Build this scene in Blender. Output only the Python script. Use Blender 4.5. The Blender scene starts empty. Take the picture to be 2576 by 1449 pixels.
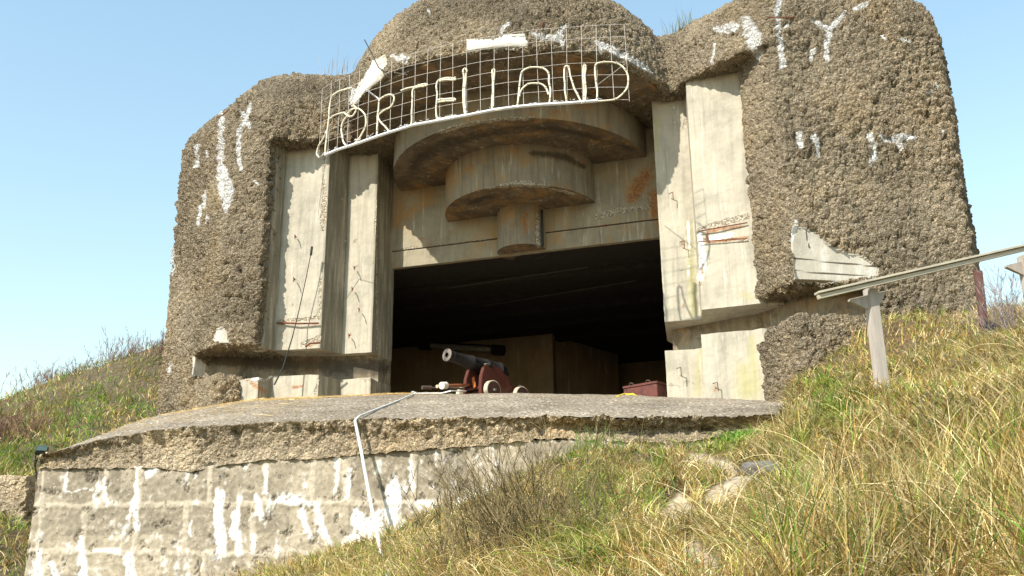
import bpy, bmesh, math, random
import numpy as np
from mathutils import Vector, Matrix, noise as mn
random.seed(7); rng = np.random.default_rng(11)
C = bpy.context.scene.collection
scn = bpy.context.scene
R_ = math.radians

# ------------------------------------------------------------------ camera, sky, sun, exposure
PITCH, YAW, ROLL, F, CX, CY = 17.8, 17.5, -0.6, 2504., 1288., 724.5
def cam_axes():
    p, y, r = R_(PITCH), R_(YAW), R_(ROLL)
    f = np.array([-math.sin(y)*math.cos(p), math.cos(y)*math.cos(p), math.sin(p)])
    a = np.array([math.cos(y), math.sin(y), 0.]); u = np.cross(a, f)
    return a*math.cos(r)+u*math.sin(r), u*math.cos(r)-a*math.sin(r), f
RT, UP, FW = cam_axes()
def ray(x, y): return FW + RT*(x-CX)/F - UP*(y-CY)/F
def atY(x, y, Y): d = ray(x, y); return d*Y/d[1]
def atZ(x, y, Z): d = ray(x, y); return d*Z/d[2]
def proj(P):
    P = np.asarray(P, float); z = P@FW
    return CX+F*(P@RT)/z, CY-F*(P@UP)/z
cd = bpy.data.cameras.new('camera'); cam = bpy.data.objects.new('camera', cd); C.objects.link(cam)
cam.matrix_world = Matrix(((RT[0], UP[0], -FW[0], 0), (RT[1], UP[1], -FW[1], 0), (RT[2], UP[2], -FW[2], 0), (0, 0, 0, 1)))
cd.sensor_width = 36; cd.lens = F/2576*36; cd.clip_start = .05; cd.clip_end = 5000
scn.camera = cam
SUN_AZ, SUN_EL = 22., 43.          # degrees left of the view towards the bunker, and height
world = bpy.data.worlds.new('World'); scn.world = world; world.use_nodes = True
wn = world.node_tree.nodes; wl = world.node_tree.links
sky = wn.new('ShaderNodeTexSky'); sky.sky_type = 'NISHITA'; sky.sun_disc = False
sky.sun_elevation = R_(SUN_EL); sky.sun_rotation = R_(180+SUN_AZ)
sky.air_density = 2.0; sky.dust_density = 0.3; sky.ozone_density = 2.6; sky.altitude = 0
hs = wn.new('ShaderNodeHueSaturation'); hs.inputs['Hue'].default_value = .492
hs.inputs['Saturation'].default_value = .97; hs.inputs['Value'].default_value = 1.0
wl.new(sky.outputs[0], hs.inputs['Color']); wl.new(hs.outputs[0], wn['Background'].inputs['Color'])
wn['Background'].inputs['Strength'].default_value = 0.14
sd = bpy.data.lights.new('sun', 'SUN'); sd.energy = 4.5; sd.angle = R_(.53); sd.color = (1, .93, .82)
sun = bpy.data.objects.new('sun', sd); C.objects.link(sun)
sv = Vector((-math.sin(R_(SUN_AZ))*math.cos(R_(SUN_EL)), -math.cos(R_(SUN_AZ))*math.cos(R_(SUN_EL)), math.sin(R_(SUN_EL))))
sun.rotation_euler = sv.to_track_quat('Z', 'Y').to_euler(); sun.location = (0, -5, 30)
vs = scn.view_settings; vs.view_transform = 'Standard'; vs.look = 'None'; vs.exposure = 0.75; vs.gamma = 1

# ------------------------------------------------------------------ helpers
def tag(o, label=None, cat=None, group=None, kind=None):
    if label: o['label'] = label
    if cat: o['category'] = cat
    if group: o['group'] = group
    if kind: o['kind'] = kind
    return o
def empty(name, loc, label, cat, group=None):
    o = bpy.data.objects.new(name, None); C.objects.link(o); o.location = loc
    return tag(o, label, cat, group)
def wloc(o):
    v = Vector((0, 0, 0))
    while o: v += o.location; o = o.parent
    return v
def link(name, me, mat=None, parent=None, smooth=False):
    """mesh given in world coordinates"""
    o = bpy.data.objects.new(name, me); C.objects.link(o)
    if mat: me.materials.append(mat)
    if parent:
        o.parent = parent; me.transform(Matrix.Translation(-wloc(parent)))
    if smooth: me.polygons.foreach_set('use_smooth', [True]*len(me.polygons))
    return o
def meshpy(name, v, f):
    me = bpy.data.meshes.new(name); me.from_pydata([tuple(map(float, q)) for q in v], [], f); me.update(); return me
class MB:
    def __init__(s): s.v = []; s.f = []
    def add(s, v, f):
        n = len(s.v); s.v += [tuple(map(float, q)) for q in v]; s.f += [tuple(i+n for i in q) for q in f]; return s
    def box(s, c, size, M=None, taper=1.0):
        x, y, z = [q/2 for q in size]; v = []
        for k in (-1, 1):
            t = taper if k > 0 else 1
            v += [Vector((-x*t, -y*t, z*k)), Vector((x*t, -y*t, z*k)), Vector((x*t, y*t, z*k)), Vector((-x*t, y*t, z*k))]
        if M: v = [M@q for q in v]
        v = [q+Vector(c) for q in v]
        return s.add(v, [(3, 2, 1, 0), (4, 5, 6, 7), (0, 1, 5, 4), (1, 2, 6, 5), (2, 3, 7, 6), (3, 0, 4, 7)])
    def tube(s, pts, r, n=8, cap=True):
        pts = [Vector(p) for p in pts]; m = len(pts); rr = r if hasattr(r, '__len__') else [r]*m
        v = []; prev = None
        for i, p in enumerate(pts):
            t = (pts[min(i+1, m-1)]-pts[max(i-1, 0)]).normalized()
            if prev is None:
                a = t.orthogonal().normalized()
            else:
                a = (prev-t*prev.dot(t)).normalized()
            prev = a; b = t.cross(a)
            v += [p+(a*math.cos(2*math.pi*k/n)+b*math.sin(2*math.pi*k/n))*rr[i] for k in range(n)]
        f = []
        for i in range(m-1):
            for k in range(n):
                k2 = (k+1) % n; f.append((i*n+k, i*n+k2, (i+1)*n+k2, (i+1)*n+k))
        if cap: f.append(tuple(range(n-1, -1, -1))); f.append(tuple(range((m-1)*n, m*n)))
        return s.add(v, f)
    def lathe(s, prof, org, axis, n=32, caps=True):
        """prof: (distance along axis, radius)"""
        axis = Vector(axis).normalized(); a = axis.orthogonal().normalized(); b = axis.cross(a); org = Vector(org)
        v = []; m = len(prof)
        for d, r in prof:
            v += [org+axis*d+(a*math.cos(2*math.pi*k/n)+b*math.sin(2*math.pi*k/n))*r for k in range(n)]
        f = [(i*n+k, i*n+(k+1) % n, (i+1)*n+(k+1) % n, (i+1)*n+k) for i in range(m-1) for k in range(n)]
        if caps: f.append(tuple(range(n-1, -1, -1))); f.append(tuple(range((m-1)*n, m*n)))
        return s.add(v, f)
    def build(s, name, mat, parent=None, smooth=False, bevel=0, recalc=True):
        me = meshpy(name, s.v, s.f)
        bm = bmesh.new(); bm.from_mesh(me)
        if recalc: bmesh.ops.recalc_face_normals(bm, faces=bm.faces)
        if bevel:
            ed = [e for e in bm.edges if len(e.link_faces) == 2 and e.calc_face_angle() > .6]
            bmesh.ops.bevel(bm, geom=ed, offset=bevel, segments=2, affect='EDGES')
        bm.to_mesh(me); bm.free()
        o = link(name, me, mat, parent, smooth)
        if smooth:
            try: me.set_sharp_from_angle(angle=R_(40))
            except Exception: pass
        return o
def poly_grid(poly, z0, z1, step=.06, jit=.006, caps=True, top=None):
    """vertical prism over a plan polygon, sides as a fine grid; top(x,y) optional top height"""
    pts = []
    n = len(poly)
    for i in range(n):
        a = Vector(poly[i]); b = Vector(poly[(i+1) % n]); k = max(1, int((b-a).length/step))
        pts += [a.lerp(b, j/k) for j in range(k)]
    m = len(pts); nz = max(1, int((z1-z0)/step)); v = []
    for j in range(nz+1):
        for p in pts:
            zt = top(p.x, p.y) if top else z1
            z = z0+(zt-z0)*j/nz
            q = Vector((p.x, p.y, z))
            if jit:
                w = mn.noise_vector(q*2.2)*jit + mn.noise_vector(q*11)*jit*.8
                q = q+w
            v.append(q)
    f = [(j*m+i, j*m+(i+1) % m, (j+1)*m+(i+1) % m, (j+1)*m+i) for j in range(nz) for i in range(m)]
    if caps: f.append(tuple(range(m-1, -1, -1))); f.append(tuple(range(nz*m, (nz+1)*m)))
    return v, f
def loft(rings):
    n = len(rings[0]); v = [p for r in rings for p in r]
    f = [(j*n+i, j*n+(i+1) % n, (j+1)*n+(i+1) % n, (j+1)*n+i) for j in range(len(rings)-1) for i in range(n)]
    f.append(tuple(range(n-1, -1, -1))); f.append(tuple(range((len(rings)-1)*n, len(rings)*n)))
    return v, f

# ---- stains, spalls and patches: strokes given as polylines with widths, laid on the surface they belong to
def seg_d(x, y, pts):
    """distance to polyline with per-vertex width, normalised: 1 on the line, 0 at the width"""
    best = np.zeros(len(x)); P = np.array(pts, float)
    if len(P) == 1: P = np.vstack([P, P+[0, .1, 0]])
    for a, b in zip(P[:-1], P[1:]):
        d = b[:2]-a[:2]; L = max(d@d, 1e-6); t = np.clip(((x-a[0])*d[0]+(y-a[1])*d[1])/L, 0, 1)
        w = a[2]+(b[2]-a[2])*t
        q = 1-np.hypot(x-a[0]-t*d[0], y-a[1]-t*d[1])/np.maximum(w, .5)
        best = np.maximum(best, q)
    return best
def in_poly(x, y, poly):
    c = np.zeros(len(x), bool); n = len(poly)
    for i in range(n):
        x1, y1 = poly[i]; x2, y2 = poly[(i+1) % n]
        if y1 == y2: continue
        c ^= ((y1 > y) != (y2 > y)) & (x < (x2-x1)*(y-y1)/(y2-y1)+x1)
    return c
def paint(o, attr, strokes=(), polys=()):
    me = o.data; n = len(me.vertices); co = np.empty(n*3); me.vertices.foreach_get('co', co); co = co.reshape(-1, 3)+np.array(wloc(o))
    no = np.empty(n*3); me.vertices.foreach_get('normal', no); no = no.reshape(-1, 3)
    facing = np.einsum('ij,ij->i', no, co) < 0
    x, y = proj(co); val = np.zeros(n)
    for s in strokes: val = np.maximum(val, seg_d(x, y, [(q[0], q[1], q[2]*(1.35 if attr == 'white' else 1)) for q in s]))
    for p in polys: val = np.maximum(val, in_poly(x, y, p).astype(float))
    val *= facing
    at = me.attributes.get(attr) or me.attributes.new(attr, 'FLOAT', 'POINT')
    at.data.foreach_set('value', val.astype(np.float32))

# ------------------------------------------------------------------ materials
def nmat(name):
    m = bpy.data.materials.new(name); m.use_nodes = True; nt = m.node_tree; b = nt.nodes['Principled BSDF']
    return m, nt, b
class N:
    def __init__(s, nt): s.nt = nt; s.tc = nt.nodes.new('ShaderNodeTexCoord').outputs['Object']
    def new(s, t, **kw):
        n = s.nt.nodes.new(t)
        for k, v in kw.items():
            if k in n.inputs: s.set(n.inputs[k], v)
            else: setattr(n, k, v)
        return n
    def set(s, i, v):
        if isinstance(v, bpy.types.NodeSocket): s.nt.links.new(v, i)
        else: i.default_value = v
    def map(s, scale):
        n = s.new('ShaderNodeMapping'); s.set(n.inputs['Vector'], s.tc); n.inputs['Scale'].default_value = scale; return n.outputs[0]
    def noise(s, scale, detail=4, rough=.6, vec=None, dist=0):
        n = s.new('ShaderNodeTexNoise'); s.set(n.inputs['Vector'], vec or s.tc); n.inputs['Scale'].default_value = scale
        n.inputs['Detail'].default_value = detail; n.inputs['Roughness'].default_value = rough; n.inputs['Distortion'].default_value = dist
        return n.outputs['Fac']
    def voro(s, scale, out='Distance', feature='F1', vec=None, rand=1):
        n = s.new('ShaderNodeTexVoronoi'); n.feature = feature; s.set(n.inputs['Vector'], vec or s.tc); n.inputs['Scale'].default_value = scale
        n.inputs['Randomness'].default_value = rand
        return n.outputs[out]
    def ramp(s, fac, stops):
        n = s.new('ShaderNodeValToRGB'); s.set(n.inputs[0], fac); e = n.color_ramp.elements
        while len(e) < len(stops): e.new(.5)
        for q, (p, c) in zip(e, stops):
            q.position = p; q.color = c if len(c) == 4 else (*c, 1)
        return n.outputs['Color']
    def fr(s, v, a, b, c=0, d=1):
        n = s.new('ShaderNodeMapRange'); n.interpolation_type = 'SMOOTHSTEP'
        for k, q in enumerate((v, a, b, c, d)): s.set(n.inputs[k], q)
        return n.outputs[0]
    def m(s, op, a, b=0, c=None, clamp=False):
        n = s.new('ShaderNodeMath'); n.operation = op; n.use_clamp = clamp; s.set(n.inputs[0], a); s.set(n.inputs[1], b)
        if c is not None: s.set(n.inputs[2], c)
        return n.outputs[0]
    def mix(s, f, a, b, bt='MIX'):
        n = s.new('ShaderNodeMix'); n.data_type = 'RGBA'; n.blend_type = bt; s.set(n.inputs[0], f)
        for k, v in ((6, a), (7, b)):
            s.set(n.inputs[k], (*v, 1) if isinstance(v, tuple) and len(v) == 3 else v)
        return n.outputs[2]
    def attr(s, name, out='Fac'):
        n = s.new('ShaderNodeAttribute'); n.attribute_name = name; return n.outputs[out]
    def bump(s, h, strength=.5, dist=.02):
        n = s.new('ShaderNodeBump'); s.set(n.inputs['Height'], h); n.inputs['Strength'].default_value = strength; n.inputs['Distance'].default_value = dist
        return n.outputs[0]

def mat_rough(name, base, amp=.12, sc=1.0, gravel=True):
    """coarse pebbly sprayed concrete; lumps are real displacement"""
    m, nt, b = nmat(name); n = N(nt)
    patch = n.attr('patch'); white = n.attr('white')
    warp = n.new('ShaderNodeVectorMath'); warp.operation = 'MULTIPLY_ADD'
    nz = n.new('ShaderNodeTexNoise'); n.set(nz.inputs['Vector'], n.tc); nz.inputs['Scale'].default_value = 7; nz.inputs['Detail'].default_value = 3
    n.set(warp.inputs[0], nz.outputs['Color']); warp.inputs[1].default_value = (.16, .16, .16); n.set(warp.inputs[2], n.tc)
    wv = warp.outputs[0]
    v1 = n.voro(6.5*sc, vec=wv); v2 = n.voro(15*sc, vec=wv)
    n1 = n.noise(10*sc, 5, .66, dist=.7); n0 = n.noise(1.1, 3, .5)
    lump = n.m('SUBTRACT', n.m('MULTIPLY', n1, 1.5), n.m('MULTIPLY', n.m('MULTIPLY', v1, v1), .9))
    lump = n.m('SUBTRACT', lump, n.m('MULTIPLY', v2, .45))
    lump = n.m('MULTIPLY_ADD', n0, .5, lump)
    cov = n.m('SUBTRACT', 1, n.fr(n.m('ADD', patch, n.m('MULTIPLY', n.noise(5, 3), .3)), .6, .72), clamp=True)
    zone = n.fr(n.noise(.45, 3), .35, .65, .6, 1.3)
    h = n.m('MULTIPLY', n.m('MULTIPLY', lump, cov), zone)
    dsp = n.new('ShaderNodeDisplacement'); n.set(dsp.inputs['Height'], h); dsp.inputs['Midlevel'].default_value = .35; dsp.inputs['Scale'].default_value = amp
    nt.links.new(dsp.outputs[0], nt.nodes['Material Output'].inputs['Displacement']); m.displacement_method = 'BOTH'
    # colour: sandy mortar with individual pebbles
    vc = n.voro(38*sc, 'Color'); vd = n.voro(38*sc)
    sep = n.new('ShaderNodeSeparateColor'); n.set(sep.inputs[0], vc)
    peb = n.ramp(sep.outputs[0], [(0, [q*.45 for q in base]), (.3, [q*.85 for q in base]), (.62, [base[0]*1.25, base[1]*1.2, base[2]*1.15]), (.85, [base[0]*1.6, base[1]*1.5, base[2]*1.4]), (1, (.70, .62, .5))])
    mort = n.ramp(n.noise(30, 4), [(.3, [q*.5 for q in base]), (.7, [q*1.12 for q in base])])
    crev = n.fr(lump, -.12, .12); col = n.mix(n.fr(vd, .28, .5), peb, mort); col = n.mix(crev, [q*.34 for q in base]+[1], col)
    big = n.ramp(n.noise(.7, 5, .6), [(.3, (.62, .62, .62)), (.52, (1, 1, 1)), (.75, (1.18, 1.1, .96))])
    col = n.mix(1, col, big, 'MULTIPLY')
    lich = n.fr(n.noise(2.3, 6, .75), .58, .7)
    col = n.mix(n.m('MULTIPLY', lich, .35), col, (.20, .19, .13))
    wf = n.fr(n.m('ADD', white, n.m('MULTIPLY', n.m('SUBTRACT', n.noise(14, 5, .7), .5), 1.2)), .30, .62)
    wf = n.m('MULTIPLY', wf, n.fr(white, .02, .2))
    col = n.mix(n.m('MULTIPLY', wf, .93), col, n.ramp(n.noise(20, 3), [(.3, (.66, .65, .62)), (.7, (.86, .86, .84))]))
    # smooth exposed patch
    crk_ = n.attr('crack')
    pc = n.ramp(n.noise(3, 6, .7, n.map((1, 1, .35))), [(.3, (.36, .33, .26)), (.5, (.46, .43, .36)), (.7, (.66, .64, .58))])
    pc = n.mix(n.fr(crk_, .35, .6), pc, (.10, .08, .06)); pc = n.mix(n.m('MULTIPLY', wf, .55), pc, (.84, .83, .80)); col = n.mix(cov, pc, col)
    n.set(b.inputs['Base Color'], col); b.inputs['Roughness'].default_value = .95; b.inputs['Specular IOR Level'].default_value = .2
    fine = n.m('ADD', n.m('MULTIPLY', n.voro(21*sc, vec=wv), -1.1), n.m('ADD', n.m('MULTIPLY', vd, -.5), n.noise(60, 4, .7)))
    n.set(b.inputs['Normal'], n.bump(n.m('MULTIPLY', fine, n.m('MULTIPLY_ADD', cov, .85, .15)), .8, .025))
    return m
def mat_smooth(name, base=(.50, .455, .35), dirt=.5, ochre=0., dark=0., boards='z'):
    """board-marked cast concrete with streaks, bug holes, ochre and soot stains, rust and spalls"""
    m, nt, b = nmat(name); n = N(nt)
    sp = n.attr('spall'); ru = n.attr('rust'); wh = n.attr('white'); ye = n.attr('algae')
    col = n.ramp(n.noise(1.6, 7, .65), [(.3, [q*.72 for q in base]), (.5, base), (.72, [min(1, q*1.18) for q in base])])
    streak = n.noise(5, 5, .7, n.map((1.6, 1.6, .12)))
    col = n.mix(n.m('MULTIPLY', n.fr(streak, .45, .72), dirt), col, [q*.5 for q in base]+[1])
    wst = n.noise(4, 6, .7, n.map((2.2, 2.2, .2)))
    col = n.mix(n.m('MULTIPLY', n.fr(wst, .56, .7), .4), col, (.72, .69, .6))
    if ochre:
        oc = n.noise(1.0, 6, .7, n.map((1, 1, .8)), dist=.6)
        col = n.mix(n.m('MULTIPLY', n.fr(oc, .47, .66), ochre), col, (.37, .205, .065))
        oc2 = n.noise(1.7, 5, .7, dist=.8)
        col = n.mix(n.m('MULTIPLY', n.fr(oc2, .6, .7), ochre*.7), col, (.33, .12, .05))
    if dark:
        dk = n.noise(1.5, 7, .75, dist=.9)
        col = n.mix(n.m('MULTIPLY', n.fr(dk, .44, .58), dark), col, (.06, .05, .04))
    col = n.mix(n.m('MULTIPLY', n.fr(n.m('ADD', n.attr('soot'), n.m('MULTIPLY', n.m('SUBTRACT', n.noise(7, 6, .75), .5), 1.5)), .15, .85), .8), col, (.045, .037, .028))
    col = n.mix(n.m('MULTIPLY', n.m('MULTIPLY', n.attr('damp_shade'), n.fr(n.noise(3, 5, .7, n.map((3, 3, .25))), .25, .6)), .7), col, (.11, .095, .06))
    col = n.mix(n.m('MULTIPLY', ye, .55), col, (.36, .34, .10))
    holes = n.fr(n.voro(9), .03, .055)
    holes = n.m('MAXIMUM', holes, n.fr(n.noise(3), .4, .5))
    col = n.mix(holes, (.16, .13, .1), col)
    crk = n.new('ShaderNodeTexVoronoi'); crk.feature = 'DISTANCE_TO_EDGE'; crk.inputs['Scale'].default_value = .55
    wv = n.new('ShaderNodeVectorMath'); wv.operation = 'MULTIPLY_ADD'; nz = n.new('ShaderNodeTexNoise'); n.set(nz.inputs['Vector'], n.tc); nz.inputs['Scale'].default_value = 2.5; nz.inputs['Detail'].default_value = 6
    n.set(wv.inputs[0], nz.outputs['Color']); wv.inputs[1].default_value = (.8, .8, .8); n.set(wv.inputs[2], n.tc); n.set(crk.inputs['Vector'], wv.outputs[0])
    cf = n.m('SUBTRACT', 1, n.fr(crk.outputs['Distance'], .002, .009), clamp=True)
    col = n.mix(n.m('MULTIPLY', n.m('MULTIPLY', cf, n.fr(n.noise(.8), .52, .62)), .45), col, (.14, .11, .08))
    spf = n.fr(n.m('ADD', sp, n.m('MULTIPLY', n.m('SUBTRACT', n.noise(12, 5, .7), .5), 1.1)), .35, .5)
    spf = n.m('MULTIPLY', spf, n.fr(sp, .02, .1))
    pv = n.voro(40, 'Color'); sepp = n.new('ShaderNodeSeparateColor'); n.set(sepp.inputs[0], pv)
    spc = n.ramp(sepp.outputs[0], [(0, (.16, .13, .09)), (.5, (.33, .28, .2)), (1, (.58, .53, .44))])
    col = n.mix(spf, col, spc)
    wf = n.fr(n.m('ADD', wh, n.m('MULTIPLY', n.m('SUBTRACT', n.noise(10, 5, .7), .5), 1.1)), .35, .55)
    wf = n.m('MULTIPLY', wf, n.fr(wh, .02, .1))
    col = n.mix(n.m('MULTIPLY', wf, .9), col, (.82, .80, .76))
    rf = n.fr(n.m('ADD', ru, n.m('MULTIPLY', n.m('SUBTRACT', n.noise(9, 6, .78), .5), 1.7)), .2, .85)
    rf = n.m('MULTIPLY', rf, n.fr(ru, .02, .15))
    col = n.mix(n.m('MULTIPLY', rf, .75), col, n.ramp(n.noise(25), [(.35, (.16, .05, .02)), (.65, (.45, .19, .05))]))
    n.set(b.inputs['Base Color'], col); b.inputs['Roughness'].default_value = .9; b.inputs['Specular IOR Level'].default_value = .25
    # board marks and pits
    wvn = n.new('ShaderNodeTexWave'); wvn.wave_type = 'BANDS'; wvn.bands_direction = 'X' if boards == 'z' else 'Z'; wvn.wave_profile = 'SAW'
    n.set(wvn.inputs['Vector'], n.tc); wvn.inputs['Scale'].default_value = .9; wvn.inputs['Distortion'].default_value = .4
    h = n.m('ADD', n.m('MULTIPLY', n.noise(22, 6, .7), .5), n.m('MULTIPLY', wvn.outputs['Fac'], .15))
    h = n.m('ADD', h, n.m('MULTIPLY', holes, .5)); h = n.m('SUBTRACT', h, n.m('MULTIPLY', cf, .05))
    h = n.m('SUBTRACT', h, n.m('MULTIPLY', spf, n.m('MULTIPLY_ADD', n.voro(30), 2.2, .9)))
    n.set(b.inputs['Normal'], n.bump(h, .5, .02))
    return m
def mat_plain(name, c1, c2=None, rough=.7, metal=0., sc=8, bump=.15, spec=.4):
    m, nt, b = nmat(name); n = N(nt); c2 = c2 or [q*.7 for q in c1]
    n.set(b.inputs['Base Color'], n.ramp(n.noise(sc, 6, .65), [(.35, c2), (.65, c1)]))
    b.inputs['Roughness'].default_value = rough; b.inputs['Metallic'].default_value = metal; b.inputs['Specular IOR Level'].default_value = spec
    n.set(b.inputs['Normal'], n.bump(n.noise(sc*6, 4), bump, .01)); return m
def mat_wood(name, c1, c2, axis=(1, 1, .15), rough=.75):
    m, nt, b = nmat(name); n = N(nt)
    g = n.noise(18, 6, .7, n.map(axis)); k = n.noise(2.5, 4)
    col = n.mix(n.m('MULTIPLY', k, .5), n.ramp(g, [(.3, c2), (.7, c1)]), c2)
    n.set(b.inputs['Base Color'], col if False else n.mix(n.m('MULTIPLY', k, .4), n.ramp(g, [(.3, c2), (.7, c1)]), tuple(c2)))
    b.inputs['Roughness'].default_value = rough; n.set(b.inputs['Normal'], n.bump(g, .35, .006)); return m
def mat_vcol(name, rough=.85, trans=.0, spec=.2):
    m, nt, b = nmat(name); n = N(nt); a = n.attr('tint', 'Color')
    n.set(b.inputs['Base Color'], a); b.inputs['Roughness'].default_value = rough; b.inputs['Specular IOR Level'].default_value = spec
    if trans:
        t = n.new('ShaderNodeBsdfTranslucent'); n.set(t.inputs['Color'], a); mx = n.new('ShaderNodeMixShader'); mx.inputs[0].default_value = trans
        nt.links.new(b.outputs[0], mx.inputs[1]); nt.links.new(t.outputs[0], mx.inputs[2]); nt.links.new(mx.outputs[0], nt.nodes['Material Output'].inputs['Surface'])
    return m
ROUGH = (.375, .31, .215)
M_rough = mat_rough('rough_concrete', ROUGH, .13, 1.0)
M_face = mat_smooth('cast_concrete', (.43, .395, .315), .5)
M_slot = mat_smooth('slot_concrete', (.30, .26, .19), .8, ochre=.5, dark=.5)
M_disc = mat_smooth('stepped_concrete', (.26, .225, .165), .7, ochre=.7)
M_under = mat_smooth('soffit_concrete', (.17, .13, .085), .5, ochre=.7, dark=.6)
M_lintel = mat_smooth('lintel_concrete', (.30, .265, .19), .5, ochre=.75, boards='x')
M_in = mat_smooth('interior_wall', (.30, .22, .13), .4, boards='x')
M_ceil = mat_plain('shade_black_ceiling', (.028, .024, .02), (.016, .014, .012), .95, bump=.3)  # near-black colour puts the deep interior shade into the ceiling
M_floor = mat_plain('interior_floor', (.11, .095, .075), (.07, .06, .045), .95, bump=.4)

# ------------------------------------------------------------------ bunker: rough shell
bunker = empty('bunker', (-6.1, 19.5, 4.0), 'massive grey brown concrete bunker with a domed top over its dark gun opening', 'bunker')
def rr(poly, z): return [(x, y, z) for x, y in poly]
def inset(poly, d, c=None):
    """move every corner of a polygon inwards by d"""
    n = len(poly); out = []
    area = sum(poly[i][0]*poly[(i+1) % n][1]-poly[(i+1) % n][0]*poly[i][1] for i in range(n)); s = 1 if area > 0 else -1
    for i in range(n):
        p0, p1, p2 = Vector(poly[i-1]), Vector(poly[i]), Vector(poly[(i+1) % n])
        e1 = (p1-p0).normalized(); e2 = (p2-p1).normalized()
        n1 = Vector((-e1.y, e1.x))*s; n2 = Vector((-e2.y, e2.x))*s
        k = (n1+n2); k = k/max(k.dot(n1), .3); out.append(tuple(p1+k*d))
    return out
shell = MB()
PL = [(-11.30, 17.76), (-12.11, 17.54), (-14.45, 18.93), (-14.75, 20.3), (-14.75, 24.5), (-11.30, 24.5)]
shell.add(*loft([rr(PL, 5.36), rr(PL, 10.3)]))
PLL = [(-11.75, 17.90), (-12.11, 17.54), (-14.45, 18.93), (-14.75, 20.3), (-14.75, 24.5), (-11.75, 24.5)]
def down(poly, z0, z1, g=.03): return [rr([(x, y) for x, y in inset(poly, -g*(z1-z0))], z0), rr(poly, z1)]
shell.add(*loft([rr(inset(PLL, .0), 1.5), rr(PLL, 4.55), rr(inset(PLL, .06), 4.68), rr(inset(PLL, .16), 4.76)]))
PLM = [(-12.98, 18.08), (-14.45, 18.93), (-14.75, 20.3), (-14.75, 24.5), (-12.3, 24.5), (-12.6, 18.9)]
shell.add(*loft([rr(PLM, 4.3), rr(PLM, 5.6)]))
PLT = [(-9.3, 18.75), (-10.0, 18.2), (-11.30, 17.72), (-12.11, 17.52), (-14.45, 18.93), (-14.75, 20.3), (-14.75, 24.5), (-9.3, 24.5)]
def insx(poly, d, keep):   # inset but keep the inner side where it was
    q = inset(poly, d); return [(max(x, keep) if abs(p[0]-keep) < .01 else x, y) if False else ((keep, y) if abs(p[0]-keep) < .01 else (x, y)) for p, (x, y) in zip(poly, q)]
shell.add(*loft([rr(PLT, 10.14), rr(PLT, 10.8), rr(insx(PLT, .12, -9.3), 11.15), rr(insx(PLT, .50, -9.3), 11.65), rr(insx(PLT, .95, -9.3), 12.2), rr(insx(PLT, 1.4, -9.3), 12.5)]))
PR = [(-.93, 18.02), (-.257, 17.22), (2.86, 18.82), (3.1, 20.2), (3.1, 24.5), (-.93, 24.5)]
shell.add(*loft([rr(PR, 5.38), rr(PR, 10.3)]))
PRL = [(-.96, 18.06), (-.257, 17.22), (2.86, 18.82), (3.1, 20.2), (3.1, 24.5), (-.96, 24.5)]
shell.add(*loft([rr(PRL, 1.5), rr(PRL, 4.55), rr(inset(PRL, .05), 4.7), rr(inset(PRL, .12), 4.76)]))
PRM = [(1.02, 17.88), (2.86, 18.82), (3.1, 20.2), (3.1, 24.5), (1.0, 24.5), (.75, 18.6)]
shell.add(*loft([rr(PRM, 4.3), rr(PRM, 5.8)]))
PRT = [(-3.0, 19.2), (-2.05, 18.15), (-.93, 17.48), (-.257, 17.20), (2.86, 18.82), (3.1, 20.2), (3.1, 24.5), (-3.0, 24.5)]
shell.add(*loft([rr(PRT, 10.12), rr(PRT, 10.6), rr(insx(PRT, .05, -3.0), 11.0), rr(insx(PRT, .18, -3.0), 11.35), rr(insx(PRT, .50, -3.0), 11.7), rr(insx(PRT, 1.3, -3.0), 12.1)]))
# dome
prof = [(10.17, 3.45), (10.17, 3.70), (10.3, 3.74)]
for k in range(1, 15):
    t = math.pi/2*k/14; prof.append((10.2+2.78*math.sin(t)**.8, max(.02, 3.72*max(math.cos(t), 0)**.8)))
shell.lathe([(z, r) for z, r in prof], (-6.02, 19.45, 0), (0, 0, 1), 72)
shell.add(*loft([rr([(-10.2, 20.5), (-2.4, 20.5), (-2.4, 24.5), (-10.2, 24.5)], 10.4), rr([(-10.2, 20.5), (-2.4, 20.5), (-2.4, 24.5), (-10.2, 24.5)], 11.7)]))
me0 = meshpy('tmp', shell.v, shell.f)
tmp = bpy.data.objects.new('tmp', me0); C.objects.link(tmp)
md = tmp.modifiers.new('r', 'REMESH'); md.mode = 'VOXEL'; md.voxel_size = .036
md = tmp.modifiers.new('s', 'SMOOTH'); md.iterations = 4; md.factor = .5
dg = bpy.context.evaluated_depsgraph_get(); me = bpy.data.meshes.new_from_object(tmp.evaluated_get(dg))
bpy.data.objects.remove(tmp); bpy.data.meshes.remove(me0)
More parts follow.
